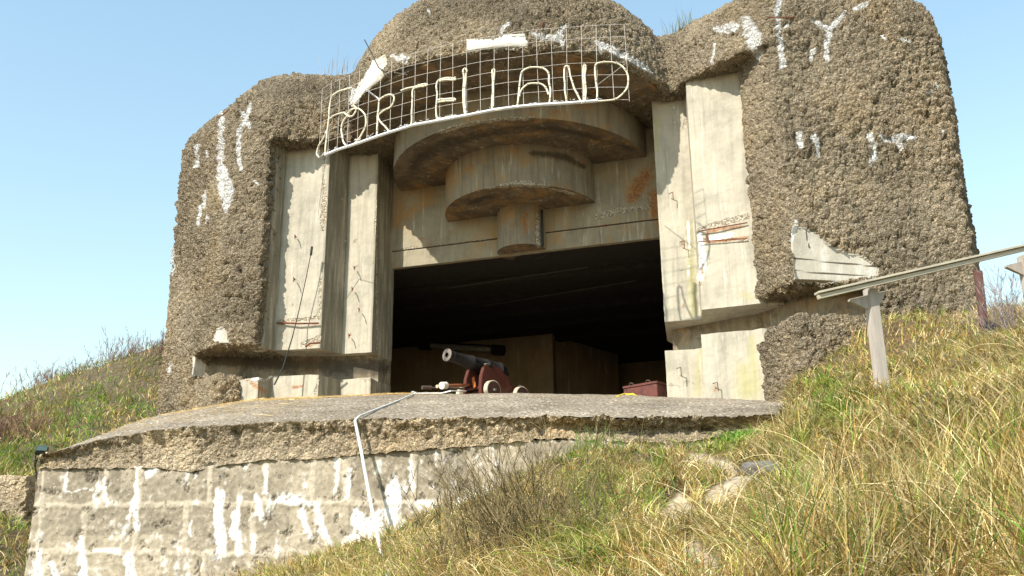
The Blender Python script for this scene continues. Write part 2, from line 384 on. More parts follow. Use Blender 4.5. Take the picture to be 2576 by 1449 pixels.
# drop what faces away at the back, keep it light; slight overall unevenness
nv = len(me.vertices); co = np.empty(nv*3); me.vertices.foreach_get('co', co); co = co.reshape(-1, 3)
def wav(P, s, ph): return np.sin(P[:, 0]*s+ph)*np.cos(P[:, 1]*s*1.13+ph*2.1)*np.sin(P[:, 2]*s*.91+ph*.7)
dv = np.stack([wav(co, 1.7, 1)+.5*wav(co, 4.3, 2), wav(co, 1.9, 4)+.5*wav(co, 4.9, 5), wav(co, 1.6, 7)], 1)*.03
co2 = co+dv; me.vertices.foreach_set('co', co2.ravel()); me.update()
me.materials.clear()
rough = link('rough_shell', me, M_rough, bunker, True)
W = []   # white lime streaks: x, y, half width
W += [[(556, 262, 4), (560, 300, 9), (556, 390, 9), (556, 460, 14), (566, 510, 13), (570, 535, 4)], [(566, 430, 10), (580, 480, 14), (572, 520, 8)],
      [(632, 262, 5), (618, 300, 9), (600, 330, 7), (600, 400, 8), (606, 425, 6)], [(612, 290, 12), (628, 320, 7)], [(500, 368, 8), (496, 420, 6)], [(522, 380, 5), (524, 395, 4)],
      [(518, 480, 5), (514, 520, 7)], [(505, 520, 7), (502, 565, 6)], [(526, 545, 5), (520, 560, 5)], [(441, 615, 5), (436, 660, 5), (434, 690, 4)], [(432, 920, 7), (428, 940, 5)], [(640, 455, 4), (650, 465, 4)],
      [(1800, 75, 8), (1850, 68, 16)], [(1880, 55, 18), (1895, 95, 28), (1905, 135, 17), (1910, 150, 6)], [(1960, 0, 10), (1952, 30, 12), (1958, 80, 10), (1964, 120, 9), (1970, 165, 10)],
      [(2045, 52, 8), (2085, 75, 12), (2110, 50, 7), (2125, 30, 4)], [(2085, 85, 14), (2078, 120, 6), (2080, 150, 9)], [(2045, 130, 10), (2040, 150, 6)], [(1985, 60, 5), (1975, 70, 6)],
      [(1797, 110, 4), (1790, 160, 4)], [(2220, 88, 5), (2224, 100, 6)], [(2265, 100, 5), (2290, 108, 4)], [(2010, 335, 9), (2014, 368, 9)], [(2045, 345, 9), (2058, 370, 10), (2058, 395, 5)],
      [(2185, 345, 10), (2200, 400, 7), (2190, 410, 9)], [(2215, 345, 10), (2235, 355, 12)], [(2250, 350, 12), (2300, 345, 9)], [(2262, 360, 8), (2264, 380, 4)], [(2352, 210, 4), (2356, 225, 4)], [(2368, 330, 4), (2372, 345, 3)],
      [(2150, 25, 8), (2175, 15, 8)], [(2330, 235, 4), (2345, 228, 4)],
      [(1262, 80, 6), (1268, 68, 7), (1285, 60, 4)], [(1340, 88, 6), (1380, 95, 10), (1412, 100, 10)], [(1405, 95, 12), (1418, 65, 8)], [(1412, 105, 8), (1416, 125, 4)],
      [(1500, 108, 8), (1540, 125, 12), (1590, 150, 9), (1625, 170, 8), (1640, 182, 5)], [(1510, 120, 5), (1512, 135, 4)], [(1010, 135, 4), (1018, 155, 8)], [(985, 140, 5), (1000, 145, 5)], [(890, 225, 5), (884, 250, 6)],
      [(1000, 150, 6), (1030, 145, 5)], [(1080, 30, 4), (1082, 34, 3)], [(1100, 140, 4), (1105, 142, 3)], [(2003, 560, 8), (1992, 600, 10)]]
paint(rough, 'white', W, [[(880, 262), (892, 225), (918, 185), (935, 150), (950, 170), (940, 200), (915, 225), (896, 262)], [(1172, 96), (1245, 96), (1268, 84), (1318, 84), (1330, 120), (1172, 127)]])
paint(rough, 'patch', [], [
    [(1998, 562), (2030, 572), (2060, 590), (2090, 616), (2140, 636), (2170, 640), (2200, 664), (2212, 672), (2208, 694), (2150, 700), (2085, 712), (2000, 712), (1997, 640), (1986, 622), (1988, 590)],
    [(2004, 742), (2185, 742), (2182, 805), (2100, 795), (2060, 790)], [(534, 858), (542, 826), (560, 820), (572, 832), (570, 848), (580, 862)],
    [(484, 895), (505, 905), (540, 938), (530, 945), (484, 946)], [(1905, 806), (1940, 796), (1945, 815), (1920, 860), (1908, 880)],
    [(880, 262), (892, 225), (918, 185), (935, 150), (968, 135), (975, 160), (955, 175), (968, 190), (945, 210), (915, 232), (896, 262)],
    [(1172, 96), (1245, 96), (1268, 84), (1318, 84), (1330, 122), (1172, 130)],
    [(600, 935), (660, 948), (672, 962), (670, 975), (640, 972), (612, 958)]])

paint(rough, 'crack', [[(1998, 648, 4), (2080, 656, 4), (2205, 668, 4)], [(1998, 678, 4), (2080, 686, 4), (2200, 694, 4)], [(2030, 575, 3), (2033, 600, 3), (2040, 622, 4)], [(2118, 748, 5), (2124, 790, 6)]])
# ------------------------------------------------------------------ bunker: smooth cast parts
JL = [(-11.9, 18.10), (-11.36, 18.02), (-11.25, 18.02), (-11.20, 18.36), (-10.157, 18.5), (-9.98, 19.13), (-9.28, 19.2), (-9.24, 20.16), (-10.0, 20.18), (-10.0, 21.0), (-11.9, 21.0)]
JR = [(-2.78, 21.0), (-2.99, 20.3), (-2.80, 18.80), (-2.10, 18.86), (-2.0, 18.21), (-.93, 18.16), (-.5, 18.3), (-.5, 21.0)]
def part(name, polyz, mat, **k):
    v, f = poly_grid(*polyz, **k); return MB().add(v, f).build(name, mat, bunker, False)
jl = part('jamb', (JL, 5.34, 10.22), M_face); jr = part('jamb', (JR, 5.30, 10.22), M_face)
jl['label'] = 'left stepped jamb of the gun opening'; jr['label'] = 'right stepped jamb of the gun opening'
JLL = [(-11.78, 18.0), (-11.26, 17.94), (-11.20, 18.36), (-10.157, 18.5), (-9.98, 19.13), (-9.28, 19.2), (-9.24, 20.16), (-10.0, 20.18), (-10.0, 21.0), (-11.78, 21.0)]
JRL = [(-2.78, 21.0), (-2.99, 20.3), (-2.83, 18.80), (-2.10, 18.85), (-2.04, 18.12), (-.93, 18.10), (-.5, 18.3), (-.5, 21.0)]
def topL(x, y): return 4.76+.03*mn.noise(Vector((x*3, y*3, 0)))-(.10 if x < -11.0 and y < 18.3 else 0)
def topR(x, y): return (4.80 if y < 18.5 else 4.72)+.02*mn.noise(Vector((x*3, y*3, 0)))
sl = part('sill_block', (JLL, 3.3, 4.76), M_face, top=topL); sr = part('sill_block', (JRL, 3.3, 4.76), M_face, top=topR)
# slot cores
SL = [(-13.0, 18.35), (-12.3, 18.55), (-11.2, 18.95), (-9.27, 19.55), (-9.25, 20.14), (-10.1, 20.14), (-10.1, 21), (-13.0, 21)]
SR = [(-2.78, 21), (-2.76, 19.45), (-1.0, 18.85), (-.1, 18.05), (1.15, 18.2), (1.15, 21)]
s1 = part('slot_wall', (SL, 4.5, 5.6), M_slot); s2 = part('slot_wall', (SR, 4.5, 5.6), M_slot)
# lintel with its step and crack
lin = MB(); lin.add(*poly_grid([(-9.3, 20.02), (-2.9, 20.02), (-2.9, 20.14), (-9.3, 20.14)], 7.53, 7.93)); lin.build('lintel_beam', M_lintel, bunker)
lw = MB(); lw.add(*poly_grid([(-9.4, 20.0), (-2.9, 20.0), (-2.9, 20.9), (-9.4, 20.9)], 7.955, 10.25)); lwo = lw.build('lintel_wall', M_lintel, bunker)
# stepped cylinders hanging over the opening
def ring(cx, cy, r, n): return [(cx+r*math.cos(2*math.pi*k/n), cy+r*math.sin(2*math.pi*k/n)) for k in range(n)]
def drum(name, cx, cy, r, z0, z1, under=True, n=96):
    v, f = poly_grid(ring(cx, cy, r, n), z0, z1, step=.07, jit=.008, caps=False)
    o = MB().add(v, f)
    # underside as a polar grid
    vs_, fs_ = [], []; K = 14
    for j in range(K+1):
        for k in range(n):
            a = 2*math.pi*k/n; q = Vector((cx+r*(1-j/K*.98)*math.cos(a), cy+r*(1-j/K*.98)*math.sin(a), z0))
            vs_.append(q+Vector((0, 0, .012*mn.noise(q*4))) if 0 < j else q)
    fs_ = [(j*n+(k+1) % n, j*n+k, (j+1)*n+k, (j+1)*n+(k+1) % n) for j in range(K) for k in range(n)]; fs_.append(tuple(range(K*n, (K+1)*n)))
    o.add(vs_, fs_); ob = o.build(name, M_disc, bunker, recalc=False)
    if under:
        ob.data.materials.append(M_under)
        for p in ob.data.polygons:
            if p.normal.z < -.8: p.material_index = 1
    return ob
d1 = drum('stepped_drum', -6.1, 20.2, 2.95, 9.44, 10.24); d2 = drum('stepped_drum', -6.1, 20.2, 1.76, 8.50, 9.46, n=72)
for o, t in ((d1, 'large upper drum of the stepped overhang'), (d2, 'smaller lower drum of the stepped overhang')): o['label'] = t
stub = drum('hanging_stub', -6.07, 20.05, .56, 7.56, 8.52, n=32)
MB().box((-5.52, 19.78, 7.98), (.04, .05, .86)).build('groove_bar', mat_plain('black_bar', (.02, .018, .015)), bunker)
# soffit around the drums
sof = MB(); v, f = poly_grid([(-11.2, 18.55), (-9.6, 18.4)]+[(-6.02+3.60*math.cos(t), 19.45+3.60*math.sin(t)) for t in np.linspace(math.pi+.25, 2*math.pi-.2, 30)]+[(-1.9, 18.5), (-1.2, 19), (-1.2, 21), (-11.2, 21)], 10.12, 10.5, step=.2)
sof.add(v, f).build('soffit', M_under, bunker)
# interior
room = MB()
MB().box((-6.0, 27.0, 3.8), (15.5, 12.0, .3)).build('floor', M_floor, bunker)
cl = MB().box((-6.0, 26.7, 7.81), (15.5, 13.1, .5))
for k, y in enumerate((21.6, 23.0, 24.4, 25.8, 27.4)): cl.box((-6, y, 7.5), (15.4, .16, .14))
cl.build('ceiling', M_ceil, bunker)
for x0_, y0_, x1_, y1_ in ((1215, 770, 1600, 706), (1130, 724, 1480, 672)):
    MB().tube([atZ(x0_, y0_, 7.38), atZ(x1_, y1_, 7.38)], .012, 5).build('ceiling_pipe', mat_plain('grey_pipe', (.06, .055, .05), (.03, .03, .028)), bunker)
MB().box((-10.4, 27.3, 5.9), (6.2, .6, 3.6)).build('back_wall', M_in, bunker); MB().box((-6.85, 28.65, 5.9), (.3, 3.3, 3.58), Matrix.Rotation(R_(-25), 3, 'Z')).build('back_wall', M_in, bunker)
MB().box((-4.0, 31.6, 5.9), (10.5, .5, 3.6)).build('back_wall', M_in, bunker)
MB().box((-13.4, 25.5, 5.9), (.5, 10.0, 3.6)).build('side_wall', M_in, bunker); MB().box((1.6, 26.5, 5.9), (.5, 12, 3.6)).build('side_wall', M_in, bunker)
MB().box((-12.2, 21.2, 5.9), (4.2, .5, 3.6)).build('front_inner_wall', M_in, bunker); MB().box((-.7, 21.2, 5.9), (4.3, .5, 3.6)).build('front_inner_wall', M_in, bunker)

# marks on the cast parts
spL = [[(820, 355, 6), (812, 440, 5), (818, 500, 12), (815, 545, 16), (812, 580, 6)], [(945, 560, 8), (948, 590, 6)], [(690, 810, 3), (800, 800, 10), (805, 780, 8)], [(760, 868, 8), (805, 850, 12)],
       [(745, 597, 7)], [(742, 704, 8)], [(735, 768, 7)], [(893, 608, 10)], [(893, 675, 7)], [(888, 728, 6)], [(880, 840, 6)], [(806, 700, 6), (806, 770, 6)], [(946, 440, 4), (948, 880, 3)], [(860, 500, 5)], [(870, 608, 9)]]
ruL = [[(700, 812, 3), (800, 814, 3)], [(735, 768, 5)], [(742, 704, 5)], [(893, 680, 5)], [(775, 870, 5), (805, 862, 6)], [(880, 842, 6)], [(815, 545, 6)]]
paint(jl, 'spall', spL); paint(jl, 'rust', ruL)
spR = [[(1757, 578, 6), (1800, 566, 12), (1880, 545, 13)], [(1718, 612, 13)], [(1760, 600, 8), (1880, 606, 5)], [(1768, 640, 6), (1762, 720, 7)], [(1712, 682, 5)], [(1700, 770, 5)], [(1725, 300, 8), (1722, 320, 6)], [(1690, 700, 4)], [(1716, 660, 3)]]
ruR = [[(1775, 585, 8), (1800, 578, 9), (1850, 572, 6), (1880, 562, 5)], [(1775, 610, 4), (1880, 598, 6)], [(1778, 590, 6), (1779, 605, 5)], [(1718, 618, 5)], [(1766, 650, 4), (1768, 690, 4)], [(1720, 765, 5), (1724, 780, 4)]]
paint(jr, 'spall', spR); paint(jr, 'rust', ruR); paint(jr, 'white', [[(1760, 590, 8), (1770, 650, 12), (1762, 700, 10)], [(1790, 600, 10), (1840, 590, 9)], [(1690, 240, 3), (1696, 330, 3)], [(1730, 560, 3), (1735, 700, 5)]])
paint(jr, 'algae', [[(1735, 560, 8), (1740, 700, 16), (1745, 790, 14)], [(1870, 740, 10), (1890, 750, 8)], [(1650, 300, 12), (1652, 380, 8)]])
paint(sr, 'algae', [[(1760, 860, 5), (1755, 990, 10)], [(1870, 930, 30), (1880, 985, 45)], [(1890, 850, 12), (1900, 980, 26)]]); paint(sr, 'rust', [[(1802, 968, 7), (1800, 985, 6)], [(1690, 990, 4)]])
paint(sr, 'spall', [[(1802, 965, 6)], [(1690, 985, 6)], [(1820, 897, 3)]])
paint(sl, 'spall', [[(620, 948, 20), (670, 955, 12)], [(805, 950, 6), (790, 995, 5)]]); paint(sl, 'rust', [[(635, 965, 12), (665, 985, 10)], [(735, 975, 8), (760, 972, 5)]]); paint(sl, 'white', [[(640, 950, 10), (680, 945, 8)]])
paint(d1, 'soot', [[(1040, 425, 22), (1060, 395, 26), (1110, 365, 26), (1180, 345, 20), (1290, 325, 16), (1400, 325, 14), (1500, 345, 12), (1590, 375, 10)]])
paint(d1, 'spall', [[(1100, 330, 8), (1200, 306, 7), (1330, 296, 5), (1350, 305, 8)]])
paint(d2, 'spall', [[(1190, 485, 4), (1250, 470, 6), (1310, 460, 16), (1380, 470, 6), (1450, 490, 4)]]); paint(d2, 'soot', [[(1340, 385, 14), (1420, 395, 18), (1470, 420, 10)], [(1180, 510, 14), (1250, 490, 8)]])
paint(stub, 'rust', [[(1320, 540, 10), (1322, 590, 6)]]); paint(stub, 'spall', [[(1350, 540, 10), (1355, 620, 10)]])
paint(lwo, 'rust', [[(1625, 440, 34), (1590, 500, 26)], [(1645, 490, 26), (1645, 540, 16)]]); paint(lwo, 'spall', [[(1500, 545, 12), (1560, 530, 14), (1640, 520, 8)], [(1000, 632, 5), (1040, 622, 5), (1230, 600, 3)]])
paint(s1, 'soot', [[(530, 905, 26), (700, 915, 40), (960, 925, 36)]])
for o_ in (jl, sl):  # faces turned from the sun: shade painted in along with moisture streaks
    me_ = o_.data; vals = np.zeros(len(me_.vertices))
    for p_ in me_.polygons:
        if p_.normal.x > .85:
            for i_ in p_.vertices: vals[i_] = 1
    at_ = me_.attributes.new('damp_shade', 'FLOAT', 'POINT'); at_.data.foreach_set('value', vals.astype(np.float32))
M_rust = mat_plain('rusty_iron', (.22, .075, .035), (.09, .035, .02), .9, .2, 30)
M_black = mat_plain('black_cable', (.012, .012, .013), (.02, .02, .02), .6)
# rebars and spalled iron showing in the concrete
def rebar(pts, r=.016): MB().tube(pts, r, 6).build('rebar', M_rust, bunker)
rebar([atY(696, 812, 18.32), atY(750, 814, 18.36), atY(802, 813, 18.44)], .018)
rebar([atY(768, 872, 18.28), atY(780, 864, 18.3), atY(806, 862, 18.4)], .02)
for (x, y, Y) in [(745, 597, 18.38), (742, 704, 18.36), (893, 675, 19.1), (888, 728, 19.1), (905, 780, 19.1), (880, 845, 19.1)]:
    p = Vector(atY(x, y, Y)); rebar([p, p+Vector((.02, -.1, .02)), p+Vector((.05, -.13, -.09))], .011)
rebar([atY(1757, 582, 18.15), atY(1800, 574, 18.12), atY(1880, 560, 18.12)], .012); rebar([atY(1757, 608, 18.15), atY(1880, 600, 18.12)], .010)
for (x, y, Y) in [(1718, 612, 18.75), (1690, 490, 18.75), (1802, 968, 18.05), (1710, 930, 18.7)]:
    p = Vector(atY(x, y, Y)); rebar([p+Vector((-.06, 0, .03)), p+Vector((.03, -.06, .03)), p+Vector((.03, -.05, -.13))], .009)

# ------------------------------------------------------------------ terrain
CP = [(0, 0, -1.6), (-3, 0, -1.8), (3, 0, -1.2), (-6, 3, -1.5), (-9, 5, -1.2), (-13, 8, -.4), (-5, 7, -.5), (-8, 8, -.2), (-6, 16, 1.9), (-6, 22, 2.2), (-6, 28, 2.5), (-11, 22, 2.2), (-12, 14, 1.2), (-1, 22, 2.6), (-2, 15, 2.0),
      (3.6, 20, 5.0), (6, 20, 5.4), (6, 14, 4.0), (5, 8, 2.3), (4, 4, .5), (3.6, 24, 5.2), (-6, 33, 3), (-15, 24, 5.0), (-30, 35, 8), (-20, 40, 8.5), (8, 34, 6), (12, 8, 3), (20, 20, 6), (-20, 6, 0), (-26, 16, 2.5), (-16, 12.5, 1.6)]
for x, y, Y in [(300, 1580, 9.3), (600, 1520, 8.3), (60, 1600, 7.5), (850, 1500, 6.5), (300, 1560, 10.2), (2576, 1449, 4.3), (1950, 1449, 4.4), (1400, 1449, 5.2), (1000, 1449, 6.8), (760, 1465, 9.2), (560, 1500, 10.3), (900, 1400, 10.6), (1150, 1320, 10.9), (1290, 1230, 11.5), (1400, 1150, 11.8), (1560, 1145, 12.2), (1750, 1138, 12.5),
                (1960, 1064, 13.0), (1600, 1350, 6.8), (1450, 1250, 8.8), (1800, 1290, 7.5), (1830, 1190, 10.2), (2200, 1250, 7.3), (2210, 955, 9.85), (2000, 1020, 14.5), (1985, 1000, 16.5), (2060, 940, 17.0), (2200, 815, 18.0), (2460, 805, 18.6),
                (2560, 850, 15.5), (2380, 900, 13), (2560, 1150, 7.3), (2400, 1320, 5.8), (2350, 1020, 10.3), (2100, 1080, 10.8), (2500, 960, 11.5),
                (20, 1500, 10.3), (60, 1300, 12.3), (95, 1200, 13.5), (0, 1190, 14.5), (0, 1100, 18), (200, 1110, 17), (300, 1075, 18.6), (395, 1040, 20.3), (300, 975, 23), (0, 1020, 26), (110, 985, 27), (220, 945, 27), (340, 895, 27), (415, 860, 27)]:
    CP.append(tuple(atY(x, y, Y)))
CP = np.array(CP); cpx = CP[:, :2]; cpz = CP[:, 2]
def tps(r): return np.where(r > 1e-9, r*r*np.log(np.maximum(r, 1e-9)), 0)
nC = len(CP); K = tps(np.linalg.norm(cpx[:, None]-cpx[None], axis=2))+np.eye(nC)*.6
A = np.zeros((nC+3, nC+3)); A[:nC, :nC] = K; A[:nC, nC] = 1; A[:nC, nC+1:] = cpx; A[nC, :nC] = 1; A[nC+1:, :nC] = cpx.T
wts = np.linalg.solve(A, np.concatenate([cpz, [0, 0, 0]]))
def ground_z(x, y):
    x = np.asarray(x, float).ravel(); y = np.asarray(y, float).ravel(); out = np.empty(len(x))
    for i in range(0, len(x), 20000):
        X = x[i:i+20000]; Y = y[i:i+20000]; r = np.hypot(X[:, None]-cpx[None, :, 0], Y[:, None]-cpx[None, :, 1])
        out[i:i+20000] = tps(r)@wts[:nC]+wts[nC]+wts[nC+1]*X+wts[nC+2]*Y
    d = np.hypot(np.maximum(np.abs(x+5)-22, 0), np.maximum(np.abs(y-18)-22, 0)); k = np.exp(-d/12)
    out = np.clip(out, -3, 12)*k+3.0*(1-k)
    b = .06*np.sin(x*2.3+1.2*np.sin(y*1.7))*np.cos(y*2.1+np.sin(x*1.3))+.045*np.sin(x*5.7+y*2+np.sin(y*3))*np.sin(y*6.1-x+np.sin(x*2.6))+.02*np.sin(x*11+y*3)*np.sin(y*12-x*2)
    return out+b
def hit_ground(x, y):
    d = ray(x, y); t = 3.0
    for _ in range(400):
        p = d*t
        if p[2] < ground_z([p[0]], [p[1]])[0]: return p
        t += .08
    return d*t
SAND = [[(1790, 1460, 55), (1755, 1400, 40)], [(1740, 1395, 24), (1700, 1360, 18)], [(1670, 1310, 24), (1710, 1275, 34)], [(1790, 1252, 22), (1850, 1225, 30)], [(1830, 1180, 20), (1745, 1160, 24)], [(1880, 1205, 16), (1905, 1190, 16)], [(1080, 1400, 8)], [(1840, 1300, 14), (1860, 1290, 12)]]
def sand_mask(P):
    x, y = proj(P); v = np.zeros(len(P))
    for s in SAND: v = np.maximum(v, seg_d(x, y, [(a, b, c*1.35) for a, b, c in s]))
    v[(P@FW) < .5] = 0; return v
def axis_(a, b, step, ext):
    c = list(np.arange(a, b+1e-6, step)); s = step; lo, hi = [], []; q = a
    while q > -ext: s *= 1.35; q -= s; lo.append(q)
    s = step; q = b
    while q < ext: s *= 1.35; q += s; hi.append(q)
    return np.array(lo[::-1]+c+hi)
gx = axis_(-16, 7, .09, 900); gy = axis_(1.5, 22, .09, 900); GX, GY = np.meshgrid(gx, gy); GZ = ground_z(GX, GY).reshape(GX.shape)
P = np.stack([GX.ravel(), GY.ravel(), GZ.ravel()], 1)
ny, nx = GX.shape; I = np.arange(ny*nx).reshape(ny, nx)
Q = np.stack([I[:-1, :-1], I[:-1, 1:], I[1:, 1:], I[1:, :-1]], -1).reshape(-1, 4)
def np_mesh(name, V, Fq, col=None, attr=None):
    me = bpy.data.meshes.new(name); me.vertices.add(len(V)); me.vertices.foreach_set('co', V.astype(np.float32).ravel())
    k = Fq.shape[1]; me.loops.add(Fq.size); me.loops.foreach_set('vertex_index', Fq.astype(np.int32).ravel())
    me.polygons.add(len(Fq)); me.polygons.foreach_set('loop_start', np.arange(0, Fq.size, k, dtype=np.int32))
    me.update(calc_edges=True)
    if col is not None:
        a = me.color_attributes.new('tint', 'FLOAT_COLOR', 'POINT'); a.data.foreach_set('color', np.c_[col, np.ones(len(col))].astype(np.float32).ravel())
    if attr:
        for kk, vv in attr.items():
            a = me.attributes.new(kk, 'FLOAT', 'POINT'); a.data.foreach_set('value', vv.astype(np.float32))
    return me
m, nt, b = nmat('dune_soil'); n = N(nt); sa = n.attr('sand')
soil = n.ramp(n.noise(9, 6, .7), [(.3, (.05, .036, .02)), (.55, (.11, .08, .04)), (.75, (.2, .155, .08))])
sandc = n.ramp(n.noise(6, 6, .6), [(.3, (.34, .27, .18)), (.7, (.50, .415, .29))])
sf = n.fr(n.m('ADD', sa, n.m('MULTIPLY', n.m('SUBTRACT', n.noise(6, 6, .75), .5), 1.3)), .15, .6)
n.set(b.inputs['Base Color'], n.mix(sf, soil, sandc)); b.inputs['Roughness'].default_value = 1
n.set(b.inputs['Normal'], n.bump(n.m('ADD', n.noise(16, 6, .7), n.m('MULTIPLY', n.noise(3, 4), 1.5)), .7, .05))
ground = link('ground', np_mesh('ground', P, Q, attr={'sand': sand_mask(P)}), m, None, True); tag(ground, kind='structure', label='sandy dune slope under the grass', cat='ground')

# ------------------------------------------------------------------ concrete apron and block wall in front
lipx = [(100, 1150), (230, 1112), (400, 1085), (560, 1072), (895, 1056), (1400, 1048), (1700, 1050), (1960, 1046)]
La, Lb = np.array([-9.96, 10.72]), np.array([-.55, 13.0]); Ld = (Lb-La)/np.linalg.norm(Lb-La); Ln = np.array([Ld[1], -Ld[0]])   # towards the viewer
def on_line(x, y, off=0.):
    d = ray(x, y); a = La+Ln*off; t = (Ln@a)/(Ln@d[:2]); return d*t
lip = [on_line(x, y) for x, y in lipx]
lipu = np.array([(p[:2]-La)@Ld for p in lip]); lipz = np.array([p[2] for p in lip])
crest = [atY(*q) for q in [(390, 1052, 19.3), (520, 1030, 17.75), (640, 1008, 17.95), (800, 1002, 18.75), (970, 994, 19.4), (1300, 990, 19.5), (1560, 995, 19.5), (1672, 1001, 18.85), (1915, 1010, 18.25), (1975, 1020, 17.2)]]
cu = np.array([0, .11, .2, .34, .45, .62, .78, .85, .97, 1.0])
apron_t = empty('concrete_apron', (-5.5, 12.5, 1.9), 'sloping pebbly concrete apron and its low wall of big blocks with white lime stains', 'apron wall')
nu, nvv = 240, 110; UU = lipu[0]+(lipu[-1]-lipu[0])*np.linspace(0, 1, nu)
Z0 = np.interp(UU, lipu, lipz); Fx = La[0]+Ld[0]*UU; Fy = La[1]+Ld[1]*UU
cr = np.array(crest); s_ = np.linspace(0, 1, nu); Bx = np.interp(s_, cu, cr[:, 0]); By = np.interp(s_, cu, cr[:, 1]); Bz = np.interp(s_, cu, cr[:, 2])
V = []
for j in range(nvv):
    t = j/(nvv-1); e = t
    bulge = .10*math.sin(math.pi*t)
    for i in range(nu):
        x = Fx[i]+(Bx[i]-Fx[i])*t; y = Fy[i]+(By[i]-Fy[i])*t; z = Z0[i]+(Bz[i]-Z0[i])*e+bulge*(1 if i > 12 else i/12)
        q = Vector((x, y, z)); edge = max(0, 1-j/2)
        z += .02*mn.noise(q*1.5)+.012*mn.noise(q*9)
        # ragged front edge
        k = .07*mn.noise(Vector((UU[i]*2.2, 3, 0)))+.05*mn.noise(Vector((UU[i]*7, 9, 0)))
        w = max(0, 1-t*14)
        V.append((x+Ln[0]*k*w, y+Ln[1]*k*w, z))
Fc = [(j*nu+i, j*nu+i+1, (j+1)*nu+i+1, (j+1)*nu+i) for j in range(nvv-1) for i in range(nu-1)]
m, nt, b = nmat('apron_top'); n = N(nt)
vc = n.voro(19, 'Color'); sepc = n.new('ShaderNodeSeparateColor'); n.set(sepc.inputs[0], vc)
peb = n.ramp(sepc.outputs[0], [(0, (.12, .09, .06)), (.3, (.27, .22, .16)), (.7, (.43, .37, .30)), (1, (.74, .69, .6))])
col = n.mix(n.fr(n.voro(19), .3, .5), peb, n.ramp(n.noise(12, 4), [(.3, (.25, .205, .15)), (.7, (.38, .325, .25))]))
col = n.mix(1, col, n.ramp(n.noise(.9, 5, .65), [(.3, (.62, .6, .57)), (.7, (1.2, 1.18, 1.15))]), 'MULTIPLY')
col = n.mix(n.m('MULTIPLY', n.fr(n.noise(2.2, 6, .7), .62, .72), .6), col, (.62, .58, .52))
n.set(b.inputs['Base Color'], col); b.inputs['Roughness'].default_value = .95; b.inputs['Specular IOR Level'].default_value = .2
n.set(b.inputs['Normal'], n.bump(n.m('ADD', n.m('MULTIPLY', n.voro(19), -1), n.noise(30, 5, .7)), 1, .035)); M_apron = m
for j in range(1, 26):
    for i in range(nu): V.append((Bx[i], By[i]+j*.1, Bz[i]+.05*min(1, j/4)*(Bz[i] > 4.1)+.012*mn.noise(Vector((Bx[i], By[i]+j*.1, 0))*3)))
Fc += [(j*nu+i, j*nu+i+1, (j+1)*nu+i+1, (j+1)*nu+i) for j in range(nvv-1, nvv+24) for i in range(nu-1)]
# sides down at the left end
ap = MB(); ap.add(V, Fc)
left = [V[j*nu] for j in range(nvv)]; n0 = len(ap.v)
ap.v += [(x+.02, y, z-(.10 if k_ < 6 else 1.4)) for k_, (x, y, z) in enumerate(left)]
ap.f += [(j*nu, (j+1)*nu, n0+j+1, n0+j) for j in range(nvv-1)]
right = [V[j*nu+nu-1] for j in range(nvv)]; n1 = len(ap.v)
ap.v += [(x+.03, y, z-1.0) for x, y, z in right]
ap.f += [((j+1)*nu+nu-1, j*nu+nu-1, n1+j, n1+j+1) for j in range(nvv-1)]
me = meshpy('apron_slab', ap.v, ap.f); slab = link('apron_slab', me, M_apron, apron_t, True); slab.data.set_sharp_from_angle(angle=R_(50))
# broken lip band, wall face
bandx = [(100, 1182), (230, 1180), (400, 1178), (480, 1188), (560, 1172), (660, 1160), (800, 1156), (895, 1146), (1000, 1140), (1200, 1124), (1400, 1104), (1550, 1112), (1700, 1118), (1960, 1078)]
bu, bz = [], []
for x, y in bandx:
    p = on_line(x, y, -.06); bu.append((p[:2]-La)@Ld); bz.append(p[2])
def band_bottom(u): return np.interp(u, bu, bz)
V = []; nu2 = 420; nb = 26; U2 = np.linspace(lipu[0]-.01, lipu[-1]+.02, nu2)
Zt = np.interp(U2, lipu, lipz)
for j in range(nb):
    t = j/(nb-1)
    for i in range(nu2):
        u = U2[i]; zt = Zt[i]+.012; zb = band_bottom(u)+.02*mn.noise(Vector((u*6, 0, 5)))
        k = .07*mn.noise(Vector((u*2.2, 3, 0)))+.05*mn.noise(Vector((u*7, 9, 0)))
        under = .12*max(0, min(1, (u-6.2)/1.0))*math.sin(math.pi*min(1, t*1.15))      # undercut at the right
        off = k*(1-t)+.035*max(0, 1-t*5)-.035*t-.05*math.sin(math.pi*t)-under
        V.append((La[0]+Ld[0]*u+Ln[0]*off, La[1]+Ld[1]*u+Ln[1]*off, zt+(zb-zt)*t))
Fc = [(j*nu2+i+1, j*nu2+i, (j+1)*nu2+i, (j+1)*nu2+i+1) for j in range(nb-1) for i in range(nu2-1)]
M_lip = mat_rough('broken_lip', (.56, .455, .31), .08, 1.1)
lipo = link('broken_edge', meshpy('broken_edge', V, Fc), M_lip, apron_t, True)
